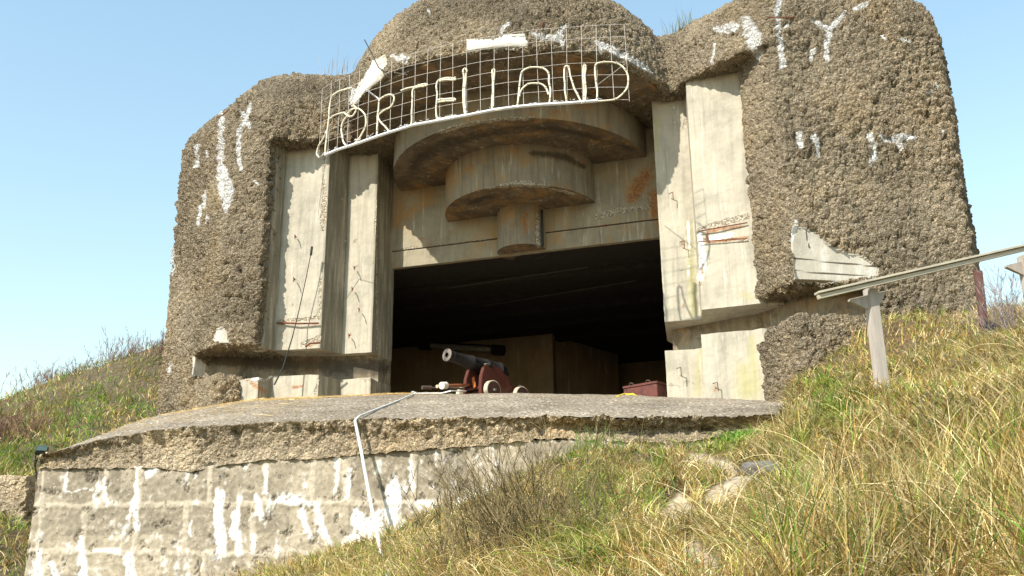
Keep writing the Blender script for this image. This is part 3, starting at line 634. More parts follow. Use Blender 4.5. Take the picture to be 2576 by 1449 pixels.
# block wall: joints, lime runs and pits given where they sit on the face
wu0, wu1 = lipu[0]-.02, 9.2; OFF = -.05
nw, nh = 760, 170; U3 = np.linspace(wu0, wu1, nw); P = []
for j in range(nh):
    z = -.9+(2.05+.9)*j/(nh-1)
    P.append(np.stack([La[0]+Ld[0]*U3+Ln[0]*OFF, La[1]+Ld[1]*U3+Ln[1]*OFF, np.full(nw, z)], 1))
P = np.concatenate(P)
U_ = np.tile(U3, nh); zb = band_bottom(U_)+.03; P[:, 2] = np.minimum(P[:, 2], zb)
px, py = proj(P)
def nf(P, s, ph=0):   # cheap smooth noise field
    return np.array([mn.noise(Vector((p[0]*s+ph, p[1]*s, p[2]*s))) for p in P])
n1_ = nf(P, 6); n2_ = nf(P, 16, 3); n3_ = nf(P, 40, 8)
jx = px+n1_*3; jy = py+n1_*5
jo = np.zeros(len(P)); raise_ = np.zeros(len(P))
def vline(x, y0, y1, w, s=1.):
    global jo
    xx = x-(jy-1272)*.085*(1-x/1188)
    d = 1-np.abs(jx-xx)/w; jo = np.maximum(jo, np.clip(d*2, 0, 1)*((jy > y0) & (jy < y1))*s)
for y, w in ((1272, 9), (1388, 10)): 
    yy = y-(jx-100)*.008*(1 if y < 1300 else -1); jo = np.maximum(jo, np.clip((1-np.abs(jy-yy)/w)*2, 0, 1))
for x in (262, 350, 526, 666, 786, 868, 1040, 1238): vline(x, 1100, 1272, 9)
for x in (215, 345, 470, 560, 640, 800, 960, 1120): vline(x, 1272, 1388, 10)
for x in (130, 330, 520, 700, 900): vline(x, 1388, 1700, 10)
vline(104, 1150, 1449, 5)
WH = [[(845, 1150, 14), (848, 1200, 13), (842, 1245, 5)], [(878, 1180, 6), (875, 1250, 12)], [(345, 1180, 5), (340, 1280, 16), (348, 1330, 8)], [(385, 1185, 20), (370, 1195, 16)], [(555, 1245, 18), (548, 1300, 16), (560, 1390, 22)], [(600, 1260, 14), (590, 1330, 20), (600, 1390, 14)],
      [(645, 1250, 12), (655, 1300, 12)], [(640, 1350, 9), (634, 1390, 9)], [(720, 1250, 26), (760, 1262, 8)], [(700, 1260, 10), (800, 1270, 10)], [(800, 1290, 12), (815, 1340, 22), (830, 1370, 12)], [(760, 1290, 12), (780, 1350, 10)], [(900, 1300, 34), (940, 1330, 60), (880, 1380, 34)], [(1000, 1230, 34), (980, 1290, 44), (1010, 1330, 22)],
      [(1060, 1270, 26), (1110, 1290, 30), (1160, 1260, 16), (1220, 1240, 18)], [(1035, 1160, 5), (1036, 1230, 9)], [(1240, 1120, 5), (1250, 1170, 8)], [(1130, 1280, 20), (1200, 1275, 10)], [(205, 1350, 10), (210, 1449, 20)], [(320, 1400, 20), (330, 1449, 22)], [(100, 1390, 14), (90, 1449, 20)], [(130, 1420, 14), (140, 1449, 14)], [(240, 1385, 8), (300, 1385, 10)], [(160, 1230, 2), (175, 1240, 2), (215, 1232, 2), (250, 1236, 2)],
      [(480, 1310, 5), (478, 1350, 7)], [(480, 1170, 2), (470, 1220, 2)], [(262, 1200, 5), (268, 1270, 8)], [(670, 1190, 7), (668, 1240, 8)], [(490, 1200, 7), (495, 1190, 5)]]
wh = np.zeros(len(P))
for s in WH: wh = np.maximum(wh, seg_d(px+n2_*6, py+n1_*6, s))
n4_ = np.array([mn.noise(Vector((p[0]*9, p[1]*9, p[2]*1.8+4))) for p in P]); n5_ = np.array([mn.noise(Vector((p[0]*24, p[1]*24, p[2]*5+9))) for p in P])
wh = wh+.25*n1_+.30*n2_+.15*n3_+.38*n4_+.28*n5_
low_ = np.clip((jy-1280)/160, 0, 1)*.10; wf = np.clip((wh+low_-.20)/.34, 0, 1)**1.3
jm = np.clip(jo+.35*n2_+.25*n1_, 0, 1)[:, None]
base = np.array([.385, .33, .245])*(1+.22*n1_[:, None]+.18*n2_[:, None]+.15*n3_[:, None])
bl = np.array([mn.cell(Vector((p[0]*1.35, 0, round((p[2]-.2)/.5)))) for p in P])[:, None]; base = base*(.90+.22*bl)
col = base*(1-jm*.9)+np.array([.51, .445, .345])*jm*.9
pits = (nf(P, 7, 21) > .40)&(n3_ > -.05); col[pits] *= .5
col = col*(1-wf[:, None]*.86)+np.array([.80, .785, .75])*wf[:, None]*.86
off = .010*jm[:, 0]+.006*n2_+.004*n3_-.016*pits+.001*wf
P[:, 0] += Ln[0]*off; P[:, 1] += Ln[1]*off
I = np.arange(nw*nh).reshape(nh, nw); Q = np.stack([I[:-1, :-1], I[:-1, 1:], I[1:, 1:], I[1:, :-1]], -1).reshape(-1, 4)
m, nt, b = nmat('block_wall'); n = N(nt); a = n.attr('tint', 'Color')
vv = n.voro(34, 'Color'); sp_ = n.new('ShaderNodeSeparateColor'); n.set(sp_.inputs[0], vv)
speck = n.m('MULTIPLY', n.fr(sp_.outputs[1], .86, .9), n.m('SUBTRACT', 1, n.fr(n.voro(34), .25, .4)))
col_ = n.mix(n.m('MULTIPLY', speck, .6), a, (.6, .53, .42)); col_ = n.mix(1, col_, n.ramp(n.noise(26, 5, .7), [(.3, (.8, .8, .8)), (.7, (1.12, 1.1, 1.08))]), 'MULTIPLY')
hole = n.m('MULTIPLY', n.fr(n.noise(24, 3), .64, .68), .75); col_ = n.mix(hole, col_, (.09, .07, .05))
n.set(b.inputs['Base Color'], col_); b.inputs['Roughness'].default_value = .95; b.inputs['Specular IOR Level'].default_value = .2
n.set(b.inputs['Normal'], n.bump(n.m('SUBTRACT', n.noise(45, 5, .7), hole), .5, .012))
wall = link('block_face', np_mesh('block_face', P, Q, col), m, apron_t, True)
# left return of the wall
ret = MB(); a0 = La+Ld*(wu0)+Ln*OFF; c0 = a0+np.array([.6, 2.6])
vv_ = []; 
for j in range(30):
    t = j/29
    for k in range(30):
        z = -.9+2.7*k/29; p = a0*(1-t)+c0*t; q = Vector((p[0], p[1], z)); q += mn.noise_vector(q*3)*.03; q.x += 0 if j else .0; vv_.append(q)
ret.add(vv_, [(j*30+k, (j+1)*30+k, (j+1)*30+k+1, j*30+k+1) for j in range(29) for k in range(29)]); ret.build('wall_return', M_lip, apron_t, True)
# low broken concrete at the far left
lc = MB(); v, f = poly_grid([tuple(atY(-60, 1262, 12.6)[:2]), tuple(atY(-60, 1262, 12.6)[:2]+np.array([.2, -.5])), tuple(atY(92, 1262, 12.6)[:2]+np.array([0.2, -.45])), tuple(atY(96, 1240, 12.6)[:2]+np.array([.2, .3])), tuple(atY(-60, 1240, 12.6)[:2]+np.array([0, .8]))], .9, 1.98, jit=.05)
lco = lc.add(v, f).build('low_wall', M_lip, None); tag(lco, 'low broken strip of pebbly concrete in the grass beside the block wall', 'low wall')

# ------------------------------------------------------------------ vegetation
def smooth_noise(x, y, s, ph=0): return .5+.25*(np.sin(x*s+ph+1.7*np.sin(y*s*.8+ph))+np.sin(y*s*1.2+ph*2+1.3*np.sin(x*s*.9)))
PAL = np.array([[.64, .47, .16], [.50, .33, .10], [.86, .71, .38], [.22, .35, .04], [.12, .30, .03], [.34, .19, .07], [.37, .44, .07], [.07, .21, .025]])
def blades(base, H, az, lean, width, tint, seg=4, curl=1.0):
    """arching tapered blades; returns vertices, quads, colours"""
    nB = len(base); t = np.linspace(0, 1, seg+1)[None, :, None]
    dirh = np.stack([np.cos(az), np.sin(az), np.zeros(nB)], 1)[:, None, :]
    L = H[:, None, None]; le = lean[:, None, None]
    ang = le*(.25+.75*t*curl)                       # angle from vertical grows along the blade
    dt = 1/seg; hor = np.cumsum(np.sin(ang)*dt, 1)-np.sin(ang)*dt*.5; ver = np.cumsum(np.cos(ang)*dt, 1)-np.cos(ang)*dt*.5
    hor = hor-hor[:, :1]; ver = ver-ver[:, :1]
    cen = base[:, None, :]+L*(hor*dirh+ver*np.array([0, 0, 1.])[None, None, :])
    sd_ = np.stack([-np.sin(az), np.cos(az), np.zeros(nB)], 1)
    fc = rng.normal(size=(nB, 3)); fc[:, 2] *= .2; sd_ = sd_+fc*.8; sd_ /= np.linalg.norm(sd_, axis=1)[:, None]
    w = (width[:, None, None]*(1-t**1.6*.85)*.5)
    Lf = cen-sd_[:, None, :]*w; Rt = cen+sd_[:, None, :]*w
    V = np.stack([Lf, Rt], 2).reshape(-1, 3)
    k = np.arange(nB)[:, None]*(2*(seg+1))+np.arange(seg)[None, :]*2
    Fq = np.stack([k, k+1, k+3, k+2], -1).reshape(-1, 4)
    shade = (.9+.1*t); colr = (tint[:, None, :]*shade*np.ones((nB, seg+1, 1)))
    colr = np.repeat(colr[:, :, None, :], 2, 2).reshape(-1, 3)
    return V, Fq, colr
def join(parts):
    V, Q, Cc = [], [], []; n_ = 0
    for v, q, c in parts: V.append(v); Q.append(q+n_); Cc.append(c); n_ += len(v)
    return np.concatenate(V), np.concatenate(Q), np.concatenate(Cc)
M_grass = mat_vcol('grass_blades', .7, .28, .25)
def inside_solid(P):
    """plan test: under the apron, the block wall or the bunker"""
    x, y = P[:, 0], P[:, 1]; u = (P[:, :2]-La)@Ld; v = (P[:, :2]-La)@Ln
    s = np.clip((u-lipu[0])/(lipu[-1]-lipu[0]), 0, 1); bx = np.interp(s, cu, cr[:, 0]); by = np.interp(s, cu, cr[:, 1])
    apz = (v < OFF+.03) & (u > wu0) & (u < lipu[-1]) & (y < by)
    # left edge of the slab runs back from the front corner
    lx = La[0]+(cr[0, 0]-La[0])*np.clip((y-La[1])/(cr[0, 1]-La[1]), 0, 1); rx = Lb[0]+(cr[-1, 0]-Lb[0])*np.clip((y-Lb[1])/(cr[-1, 1]-Lb[1]), 0, 1)
    ap_ = (y > La[1]) & (y < 20) & (x > lx-.02) & (x < rx+.03) & (v < OFF+.03)
    bk = in_poly(x, y, [(-14.5, 18.9), (-12.1, 17.55), (-.25, 17.25), (3.0, 18.95), (3.3, 30), (-14.8, 30)])
    return ap_ | bk
def scatter(n_, near=2.5, far=32, p=1.2, x0=-70, x1=2650):
    """points over the slope, denser near the viewer, wherever the ground can be seen from around here"""
    th = rng.uniform(x0, x1, n_); r = (near**(1-p)+(far**(1-p)-near**(1-p))*rng.uniform(size=n_))**(1/(1-p))
    d = FW[None]+RT[None]*((th-CX)/F)[:, None]; d[:, 2] = 0; d /= np.linalg.norm(d, axis=1)[:, None]
    x = d[:, 0]*r; y = d[:, 1]*r; z = ground_z(x, y); P = np.stack([x, y, z], 1)
    P = P[~inside_solid(P)]; qx, qy = proj(P); return P[((qy < 1560) & (qy > 700)) | (qx < -60) | (qx > 2640)]
def tints(P, green):
    cl_ = .38+1.0*np.clip(smooth_noise(P[:, 0], P[:, 1], 7.3, 2)*.6+smooth_noise(P[:, 0], P[:, 1], 3.1, 6)*.4, 0, 1)
    r = rng.uniform(size=len(P)); idx = np.where(r < green, rng.choice([3, 4, 6, 7, 6, 3], len(P)), rng.choice([0, 1, 2, 5, 0, 1, 2], len(P)))
    return PAL[idx]*(rng.uniform(.6, 1.2, len(P))*cl_)[:, None]
# greener places in the photograph, as spots on the slope
GREEN = [[(1450, 1110, 70)], [(1840, 1110, 60), (1620, 1110, 40)], [(1500, 1250, 110), (1480, 1400, 120)], [(2100, 1030, 90), (2080, 970, 40)], [(230, 1020, 50), (200, 1080, 60)], [(1640, 1290, 50)], [(30, 1160, 60)], [(40, 1300, 60)], [(2500, 1200, 90)], [(1950, 1400, 80)], [(1660, 1180, 50)], [(380, 1050, 40)], [(270, 960, 40), (190, 1060, 70)], [(100, 1150, 60)], [(330, 1010, 40)], [(2000, 1230, 60)]]
BROWN = [[(1220, 1400, 110), (1130, 1449, 90)], [(2260, 870, 60)], [(2180, 1200, 60)], [(1720, 1165, 50)], [(2150, 1300, 70)], [(1870, 1330, 40)], [(0, 1090, 50)], [(2160, 1180, 70), (2200, 1230, 60)], [(2420, 1290, 60), (2480, 1340, 60)], [(1250, 1300, 60)]]
def fieldv(P, F_):
    x, y = proj(P); v = np.zeros(len(P))
    for s in F_: v = np.maximum(v, seg_d(x, y, s))
    return v
parts = []
# 1. matted low grass everywhere
P = scatter(250000, 3.2, 34, 1.2)
sm = sand_mask(P); keep = rng.uniform(size=len(P)) > np.clip(sm*2.4-.15, 0, .96); P = P[keep]
hum = smooth_noise(P[:, 0], P[:, 1], 2.6, 1)*.6+smooth_noise(P[:, 0], P[:, 1], 6.1, 4)*.4
gf = np.clip(.24+.30*(smooth_noise(P[:, 0], P[:, 1], 1.1)-.5)+.85*fieldv(P, GREEN)+.22*(proj(P)[0] < 420)-.3*fieldv(P, BROWN), .03, .92)
dist = np.linalg.norm(P, axis=1); patch_az = 6.28*smooth_noise(P[:, 0], P[:, 1], .9, 2)
nB = len(P); az = patch_az+rng.normal(0, 1.3, nB); H = rng.uniform(.05, .19, nB)*(.45+1.2*hum); H *= np.where(dist > 16, 1.6, 1)
lean = rng.uniform(.5, 2.3, nB); tc = tints(P, gf)
br = fieldv(P, BROWN); mk = rng.uniform(size=nB) < br*.8; tc[mk] = np.array([.26, .17, .10])*rng.uniform(.6, 1.3, mk.sum())[:, None]
parts.append(blades(P, H, az, lean, .0055+.0005*dist, tc, 3))
for x0_, x1_ in ((-1700, -70), (2650, 4700)):
    P = scatter(75000, 3.0, 50, 1.15, x0_, x1_); nB = len(P); dist = np.linalg.norm(P, axis=1)
    parts.append(blades(P, rng.uniform(.1, .36, nB), rng.uniform(0, 6.28, nB), rng.uniform(.4, 2.2, nB), .008+.0007*dist, tints(P, np.full(nB, .3)), 3))
# 2. fallen dead stalks lying over it, every which way
P = scatter(62000, 3.4, 30, 1.45); sm = sand_mask(P); P = P[rng.uniform(size=len(P)) > np.clip(sm*2.6-.2, 0, .96)]; nB = len(P); dist = np.linalg.norm(P, axis=1)
P[:, 2] += rng.uniform(.0, .09, nB)*(.4+smooth_noise(P[:, 0], P[:, 1], 6.1, 4))
paz = 6.28*smooth_noise(P[:, 0], P[:, 1], 1.6, 5)+rng.normal(0, .9, nB)
tc = PAL[rng.choice([0, 1, 2, 2, 5], nB)]*rng.uniform(.65, 1.25, nB)[:, None]; gm = rng.uniform(size=nB) < .14+.5*fieldv(P, GREEN); tc[gm] = PAL[6]*rng.uniform(.6, 1.1, gm.sum())[:, None]
parts.append(blades(P, rng.uniform(.10, .38, nB), paz, rng.uniform(1.5, 2.6, nB), .004+.00042*dist, tc, 4))
# 3. tufts: many blades from one root, arching outwards
TP = scatter(4200, 3.6, 26, 1.5); TP = TP[rng.uniform(size=len(TP)) > np.clip(sand_mask(TP)*4, 0, .99)]
qx, qy = proj(TP); mar = (qx > 1900)&(qy > 1000)
TP = TP[rng.uniform(size=len(TP)) < np.where(mar, .55, .28)]; qx, qy = proj(TP)
k = 30; B = np.repeat(TP, k, 0)+np.c_[rng.normal(0, .035, (len(TP)*k, 2)), np.zeros(len(TP)*k)]
big = np.repeat(np.where((qx > 1950) & (qy > 1080), 1.25, .55)*rng.uniform(.7, 1.2, len(TP)), k); nB = len(B); dist = np.linalg.norm(B, axis=1)
taz = np.repeat(rng.uniform(0, 6.28, len(TP)), k); az = taz+rng.normal(0, 1.5, nB)
H = rng.uniform(.14, .42, nB)*big; lean = rng.uniform(.3, 2.3, nB)
gt = np.repeat(np.clip(.25+.6*fieldv(TP, GREEN)+rng.normal(0, .25, len(TP)), .02, .9), k)
parts.append(blades(B, H, az, lean, .004+.0006*dist, tints(B, gt)*np.repeat(rng.uniform(.55, 1.3, len(TP)), k)[:, None], 5))
for x0_, x1_ in ((-1500, -70), (2650, 4500)):
    TP = scatter(700, 3.2, 30, 1.4, x0_, x1_); B = np.repeat(TP, 26, 0)+np.c_[rng.normal(0, .04, (len(TP)*26, 2)), np.zeros(len(TP)*26)]; nB = len(B)
    parts.append(blades(B, rng.uniform(.2, .5, nB), rng.uniform(0, 6.28, nB), rng.uniform(.3, 2.2, nB), .005+.0006*np.linalg.norm(B, axis=1), tints(B, np.full(nB, .3)), 4))
# 4. long pale arching stalks
B = np.concatenate([np.repeat([hit_ground(x, y)], c_, 0) for x, y, c_ in [(2010, 1290, 34), (2110, 1230, 34), (2430, 1200, 40), (2560, 1060, 50), (2560, 930, 34), (2380, 1330, 36), (2180, 1400, 30), (2540, 1400, 40), (1880, 1420, 12), (2300, 1130, 24), (1900, 1120, 8), (2480, 960, 20)]])
B = B+np.c_[rng.normal(0, .13, (len(B), 2)), np.zeros(len(B))]; B[:, 2] = ground_z(B[:, 0], B[:, 1]); nB = len(B)
az = np.where(rng.uniform(size=nB) < .5, rng.normal(3.3, .5, nB), rng.uniform(0, 6.28, nB))
tc = PAL[2]*rng.uniform(.8, 1.25, nB)[:, None]; parts.append(blades(B, rng.uniform(.5, 1.0, nB), az, rng.uniform(1.2, 2.5, nB), np.full(nB, .0055), tc, 9))
V, Q, Cc = join(parts)
grass = link('dune_grass', np_mesh('dune_grass', V, Q, Cc), M_grass); tag(grass, 'dry yellow and green dune grass covering the sandy slope', 'grass', kind='stuff')
# straw litter on the apron
Ps = []
for i in range(2600):
    if rng.uniform() < .75: s, t = rng.uniform(.03, .52), min(.999, max(0., rng.normal(.93, .09)))
    else: s, t = rng.uniform(.02, .35), rng.uniform(.1, 1)
    i_ = int(s*(nu-1)); x = Fx[i_]+(Bx[i_]-Fx[i_])*t; y = Fy[i_]+(By[i_]-Fy[i_])*t; z = Z0[i_]+(Bz[i_]-Z0[i_])*t+.10*math.sin(math.pi*t)*min(1, i_/12)
    Ps.append((x, y, z+.03))
Ps = np.array(Ps); nB = len(Ps)
V, Q, Cc = blades(Ps, rng.uniform(.12, .32, nB), rng.normal(.3, .6, nB), rng.uniform(5.95, 6.3, nB), np.full(nB, .014), PAL[2]*rng.uniform(.8, 1.2, nB)[:, None]*np.array([1.1, 1, .9]), 3, .05)
st = link('straw', np_mesh('straw', V, Q, Cc), M_grass); tag(st, 'loose yellow straw lying along the back of the concrete apron', 'straw', kind='stuff')
# grass on the bunker roof
def tuft_obj(name, pts, k, hr, lr, width, tint, label, cat, group=None, spread=.15, seg=5, smooth=False):
    base = pts[0]; B = np.repeat(np.array(pts, float), k, 0); B = B+np.c_[rng.normal(0, spread, (len(B), 2)), np.zeros(len(B))]; nB = len(B)
    V, Q, Cc = blades(B-np.array(base), rng.uniform(*hr, nB), rng.uniform(0, 6.28, nB), rng.uniform(*lr, nB), np.full(nB, width), np.array(tint)*rng.uniform(.6, 1.3, nB)[:, None], seg)
    o = link(name, np_mesh(name, V, Q, Cc), M_grass); o.location = base; return tag(o, label, cat, group)
tuft_obj('roof_grass', [(-10.6+.25*k, 19.0, 12.25) for k in range(7)], 9, (.15, .6), (0, .6), .012, (.42, .34, .26), 'sparse dry grass sprouting on the left roof beside the dome', 'grass')
tuft_obj('roof_grass', [(-2.15, 18.9, 11.6), (-2.0, 18.9, 11.65), (-1.9, 18.8, 11.7)], 40, (.15, .5), (0, .9), .012, (.22, .24, .12), 'small tuft of grass in the notch between dome and right block', 'grass')

def twig_bush(name, base, n_stem, height, spread, leanx, tint, label, cat, r0=.006, sub=5, group=None, berries=0):
    """fine-branched leafless shrub: many thin stems with side twigs"""
    V, Fq, Cc = [], [], []
    def strip(pts, w, c):
        P_ = np.array(pts); k0 = sum(len(v) for v in V); m_ = len(P_); a = rng.uniform(0, 6.28)
        # triangular section
        offs = [np.array([math.cos(a+q), math.sin(a+q), 0]) for q in (0, 2.1, 4.2)]
        v = []
        for i, p in enumerate(P_):
            ww = w*(1-.7*i/(m_-1)); v += [p+o_*ww for o_ in offs]
        V.append(np.array(v)); q = []
        for i in range(m_-1):
            for k in range(3): q.append((k0+i*3+k, k0+i*3+(k+1) % 3, k0+(i+1)*3+(k+1) % 3, k0+(i+1)*3+k))
        Fq.append(np.array(q)); Cc.append(np.tile(c, (len(v), 1)))
    for s in range(n_stem):
        p = np.array([rng.normal(0, spread*.25), rng.normal(0, spread*.25), -.03]); d = np.array([rng.normal(leanx, .38), rng.normal(0, .38), 1.]); d /= np.linalg.norm(d)
        h = height*rng.uniform(.55, 1.05); pts = [p]; K = 6
        for i in range(K):
            d = d+rng.normal(0, .10, 3); d /= np.linalg.norm(d); pts.append(pts[-1]+d*h/K)
        c = np.array(tint)*rng.uniform(.6, 1.35); strip(pts, r0, c)
        for j in range(sub):
            i = rng.integers(2, K+1); q = pts[i]; dd = d+rng.normal(0, .45, 3); dd /= np.linalg.norm(dd); l = h*rng.uniform(.12, .34)
            strip([q, q+dd*l*.5, q+dd*l+np.array([0, 0, l*.12])], r0*.6, c*rng.uniform(.8, 1.3))
            for jj in range(2):
                d3 = dd+rng.normal(0, .5, 3); d3 /= np.linalg.norm(d3); strip([q+dd*l*.5, q+dd*l*.5+d3*l*.45], r0*.5, c)
    o = link(name, np_mesh(name, np.concatenate(V), np.concatenate(Fq), np.concatenate(Cc)), M_twig); o.location = base; return tag(o, label, cat, group)
M_twig = mat_vcol('twigs', .9, 0, .15)
g1 = hit_ground(1200, 1449); twig_bush('shrub', hit_ground(1275, 1449)+np.array([0, .4, 0]), 130, .85, 1.2, -.30, (.20, .155, .075), 'brown leafless twiggy shrub standing in front of the block wall', 'shrub', .0052, 8)
twig_bush('shrub', hit_ground(1330, 1330), 90, .42, 1.3, .05, (.19, .14, .08), 'thin brown twiggy shrub right of the larger bare one, below the apron edge', 'shrub', .0045, 6)
twig_bush('shrub', np.array(atY(15, 1150, 17.5)), 150, 1.1, 2.4, 0, (.22, .13, .09), 'dense dark brown bush at the left end of the dune slope', 'shrub', .012, 7)
DG = 'brown shrubs along the dune crest'
for x, y, Y, s, lab in [(100, 990, 25, 1.2, 'low brown shrub on the dune crest nearest the left picture edge'), (150, 985, 26, 1.3, 'brown shrub on the dune crest, second from the left'), (190, 965, 26, 1.2, 'dense brown shrub midway along the dune crest'),
                        (225, 945, 26, 1.1, 'brown shrub on the dune crest between the dense one and the tall one'), (300, 920, 26, 1.6, 'tall brown shrub with loose twigs on the dune crest'), (400, 870, 25, 1.0, 'thin dark shrub on the dune crest beside the bunker wall')]:
    twig_bush('shrub', np.array(atY(x, y+22, Y)), 70, s*.75, 1.8, .1, (.24, .14, .11), lab, 'shrub', .009, 6, DG)
twig_bush('shrub', np.array(atY(2545, 880, 15)), 60, 1.25, .7, 0, (.30, .25, .24), 'pale leafless thistle like shrub beside the dark slab at the right edge', 'shrub', .006, 7)
tuft_obj('green_plant', [tuple(hit_ground(1815+8*k, 1118)+np.array([0, -.1, .02])) for k in range(12)], 120, (.03, .16), (.3, 1.5), .022, (.16, .32, .04), 'bright green leafy weed growing below the broken apron edge', 'plant', spread=.06, seg=3)
tuft_obj('green_plant', [tuple(hit_ground(1425+12*k, 1140)+np.array([0, -.08, .02])) for k in range(7)], 90, (.12, .42), (.1, 1.2), .010, (.17, .28, .06), 'green grass tussock against the middle of the broken apron edge', 'plant', spread=.13, seg=4)

# ------------------------------------------------------------------ things
def P3(x, y, Y): return Vector(atY(x, y, Y))
# handrail
M_grey = mat_wood('weathered_wood', (.47, .42, .37), (.30, .26, .225)); M_railw = mat_wood('rail_wood', (.58, .53, .42), (.38, .34, .26), (.15, .15, 1))
hr = empty('handrail', tuple(hit_ground(2208, 950)), 'weathered grey timber handrail climbing the grassy slope at the right', 'handrail')
pb, ptp = P3(2211, 985, 9.78), P3(2188, 716, 9.78); ax = (P3(2260, 692, 9.9)-P3(2120, 724, 9.55)).normalized()
rA, rB = P3(2054, 738, 9.35), P3(2700, 590, 10.9); rd = (rB-rA).normalized()
def beam(a, b, w, h, side):
    """bar from a to b, w along side vector, h across"""
    d = (b-a).normalized(); s = (side-d*side.dot(d)).normalized(); u = d.cross(s); v = []
    for p in (a, b): v += [p+s*w/2+u*h/2, p-s*w/2+u*h/2, p-s*w/2-u*h/2, p+s*w/2-u*h/2]
    return v, [(3, 2, 1, 0), (4, 5, 6, 7), (0, 1, 5, 4), (1, 2, 6, 5), (2, 3, 7, 6), (3, 0, 4, 7)]
sideh = rd.cross(Vector((0, 0, 1))).normalized()
MB().add(*beam(rA, rB, .085, .022, sideh)).build('rail_top', M_railw, hr, bevel=.003)
uo = Vector((0, 0, -.042)); MB().add(*beam(rA+uo+rd*.01, rB+uo*.8, .04, .04, sideh)).build('rail_bearer', M_railw, hr, bevel=.003)
def post(x, ytop, ybot, Y):
    t = P3(x-8, ytop, Y); bb = Vector((t.x, t.y, P3(x, ybot, Y).z-.25)); MB().add(*beam(t+Vector((0, 0, -.02)), bb, .105, .105, sideh)).build('post', M_grey, hr, bevel=.008)
    # triangular brackets on both sides, following the rail's slope
    for s in (-1, 1):
        o = t+rd*.052*s+Vector((0, 0, -.075)); L_ = .20 if s < 0 else .10; q = rd*s; th = sideh*.022
        v = [o+th, o+q*L_+th, o+Vector((0, 0, -.15))+th, o-th, o+q*L_-th, o+Vector((0, 0, -.14))-th]
        v2 = [o+q*L_+Vector((0, 0, -.02))+th, o+q*L_+Vector((0, 0, -.02))-th]
        MB().add([v[0], v[1], v2[0], v[2], v[3], v[4], v2[1], v[5]], [(0, 1, 2, 3), (7, 6, 5, 4), (0, 4, 5, 1), (1, 5, 6, 2), (2, 6, 7, 3), (3, 7, 4, 0)]).build('bracket', M_grey, hr)
post(2196, 722, 985, 9.8); post(2582, 640, 860, 10.9)
# rusty post and dark slab beside the bunker
M_rp = mat_plain('red_brown_paint', (.11, .04, .03), (.07, .026, .02), .7, sc=14)
rp = MB().add(*beam(P3(2460, 682, 15.6), P3(2484, 900, 15.6), .12, .07, Vector((1, 0, 0)))).build('steel_post', M_rp, None, bevel=.01); tag(rp, 'leaning rust red steel post at the right corner of the bunker', 'post')
M_dk = mat_plain('dark_slab', (.018, .018, .018), (.01, .01, .011), .8, sc=6)
ds = MB().add(*beam(P3(2520, 812, 15.3)+Vector((0, 0, -.05)), P3(2480, 925, 14.6), .46, .07, Vector((1, .2, 0)))).build('dark_slab', M_dk, None, bevel=.01); tag(ds, 'tilted black slab lying in the grass behind the rust red post', 'slab')
# rock in the grass
def rock(name, c, sx, sy, sz, mat, label):
    bm = bmesh.new(); bmesh.ops.create_icosphere(bm, subdivisions=4, radius=1)
    for v in bm.verts: q = v.co.copy(); v.co = Vector((q.x*sx, q.y*sy, q.z*sz))*(1+.22*mn.noise(q*1.3+Vector(c))+.08*mn.noise(q*4))
    me = bpy.data.meshes.new(name); bm.to_mesh(me); bm.free(); o = link(name, me, mat, None, True); o.location = c; return tag(o, label, 'rock')
rk = hit_ground(1915, 1200); rock('rock', tuple(rk+np.array([0, 0, .05])), .16, .12, .085, mat_plain('grey_stone', (.17, .155, .14), (.09, .08, .07), .9, sc=9, bump=.5), 'dark grey stone half buried in dry grass beside the sandy path')
# rope down the apron and wall
M_rope = mat_plain('white_rope', (.74, .72, .68), (.55, .53, .5), .8, sc=30)
def slab_pt(x, y):    # where a line of sight meets the apron plane
    best = None; d = ray(x, y)
    for t in np.arange(8, 24, .02):
        p = d*t; u = (p[:2]-La)@Ld; s = np.clip((u-lipu[0])/(lipu[-1]-lipu[0]), 0, 1)
        i_ = s*(nu-1); fx, fy, bx, by = [np.interp(i_, range(nu), q) for q in (Fx, Fy, Bx, By)]; z0, z1 = np.interp(i_, range(nu), Z0), np.interp(i_, range(nu), Bz)
        den = (bx-fx)**2+(by-fy)**2; tt = ((p[0]-fx)*(bx-fx)+(p[1]-fy)*(by-fy))/den
        if 0 <= tt <= 1 and p[2] <= z0+(z1-z0)*tt+.10*math.sin(math.pi*tt)+.012: return Vector(p)
    return Vector(d*18)
rp0 = [slab_pt(x, y) for x, y in ((1040, 994), (1000, 1012), (950, 1032), (905, 1050))]
e0 = Vector(on_line(893, 1058, .13)); q1 = Vector(on_line(908, 1130, .20)); q2 = Vector(on_line(932, 1262, .30)); 
g9 = Vector(hit_ground(957, 1385)*.88); g10 = Vector(hit_ground(982, 1480)*.84)
ro = empty('rope', tuple(e0), 'long white rope running from the cannon over the apron and down the block wall', 'rope')
MB().tube([rp0[0]+Vector((0, 0, .02))]+[p+Vector((0, 0, .02)) for p in rp0[1:]]+[e0, q1, q2, g9, g10], [.016]*4+[.019, .021, .022, .022, .022], 8).build('main_line', M_rope, ro, True)
k0 = rp0[0]+Vector((0, 0, .03)); kb = MB()
kb.tube([k0+Vector((.03*math.cos(a), .03*math.sin(a*2), .03*math.sin(a))) for a in np.linspace(0, 12, 22)], .014, 6)
kb.build('knot', M_rope, ro, True)
MB().tube([k0, slab_pt(1075, 992)+Vector((0, 0, .02)), slab_pt(1110, 993.5)+Vector((0, 0, .03)), slab_pt(1135, 993)+Vector((0, -.05, .06)), Vector(atY(1172, 984, 19.35))], .012, 6).build('rope_tail', M_rope, ro, True)
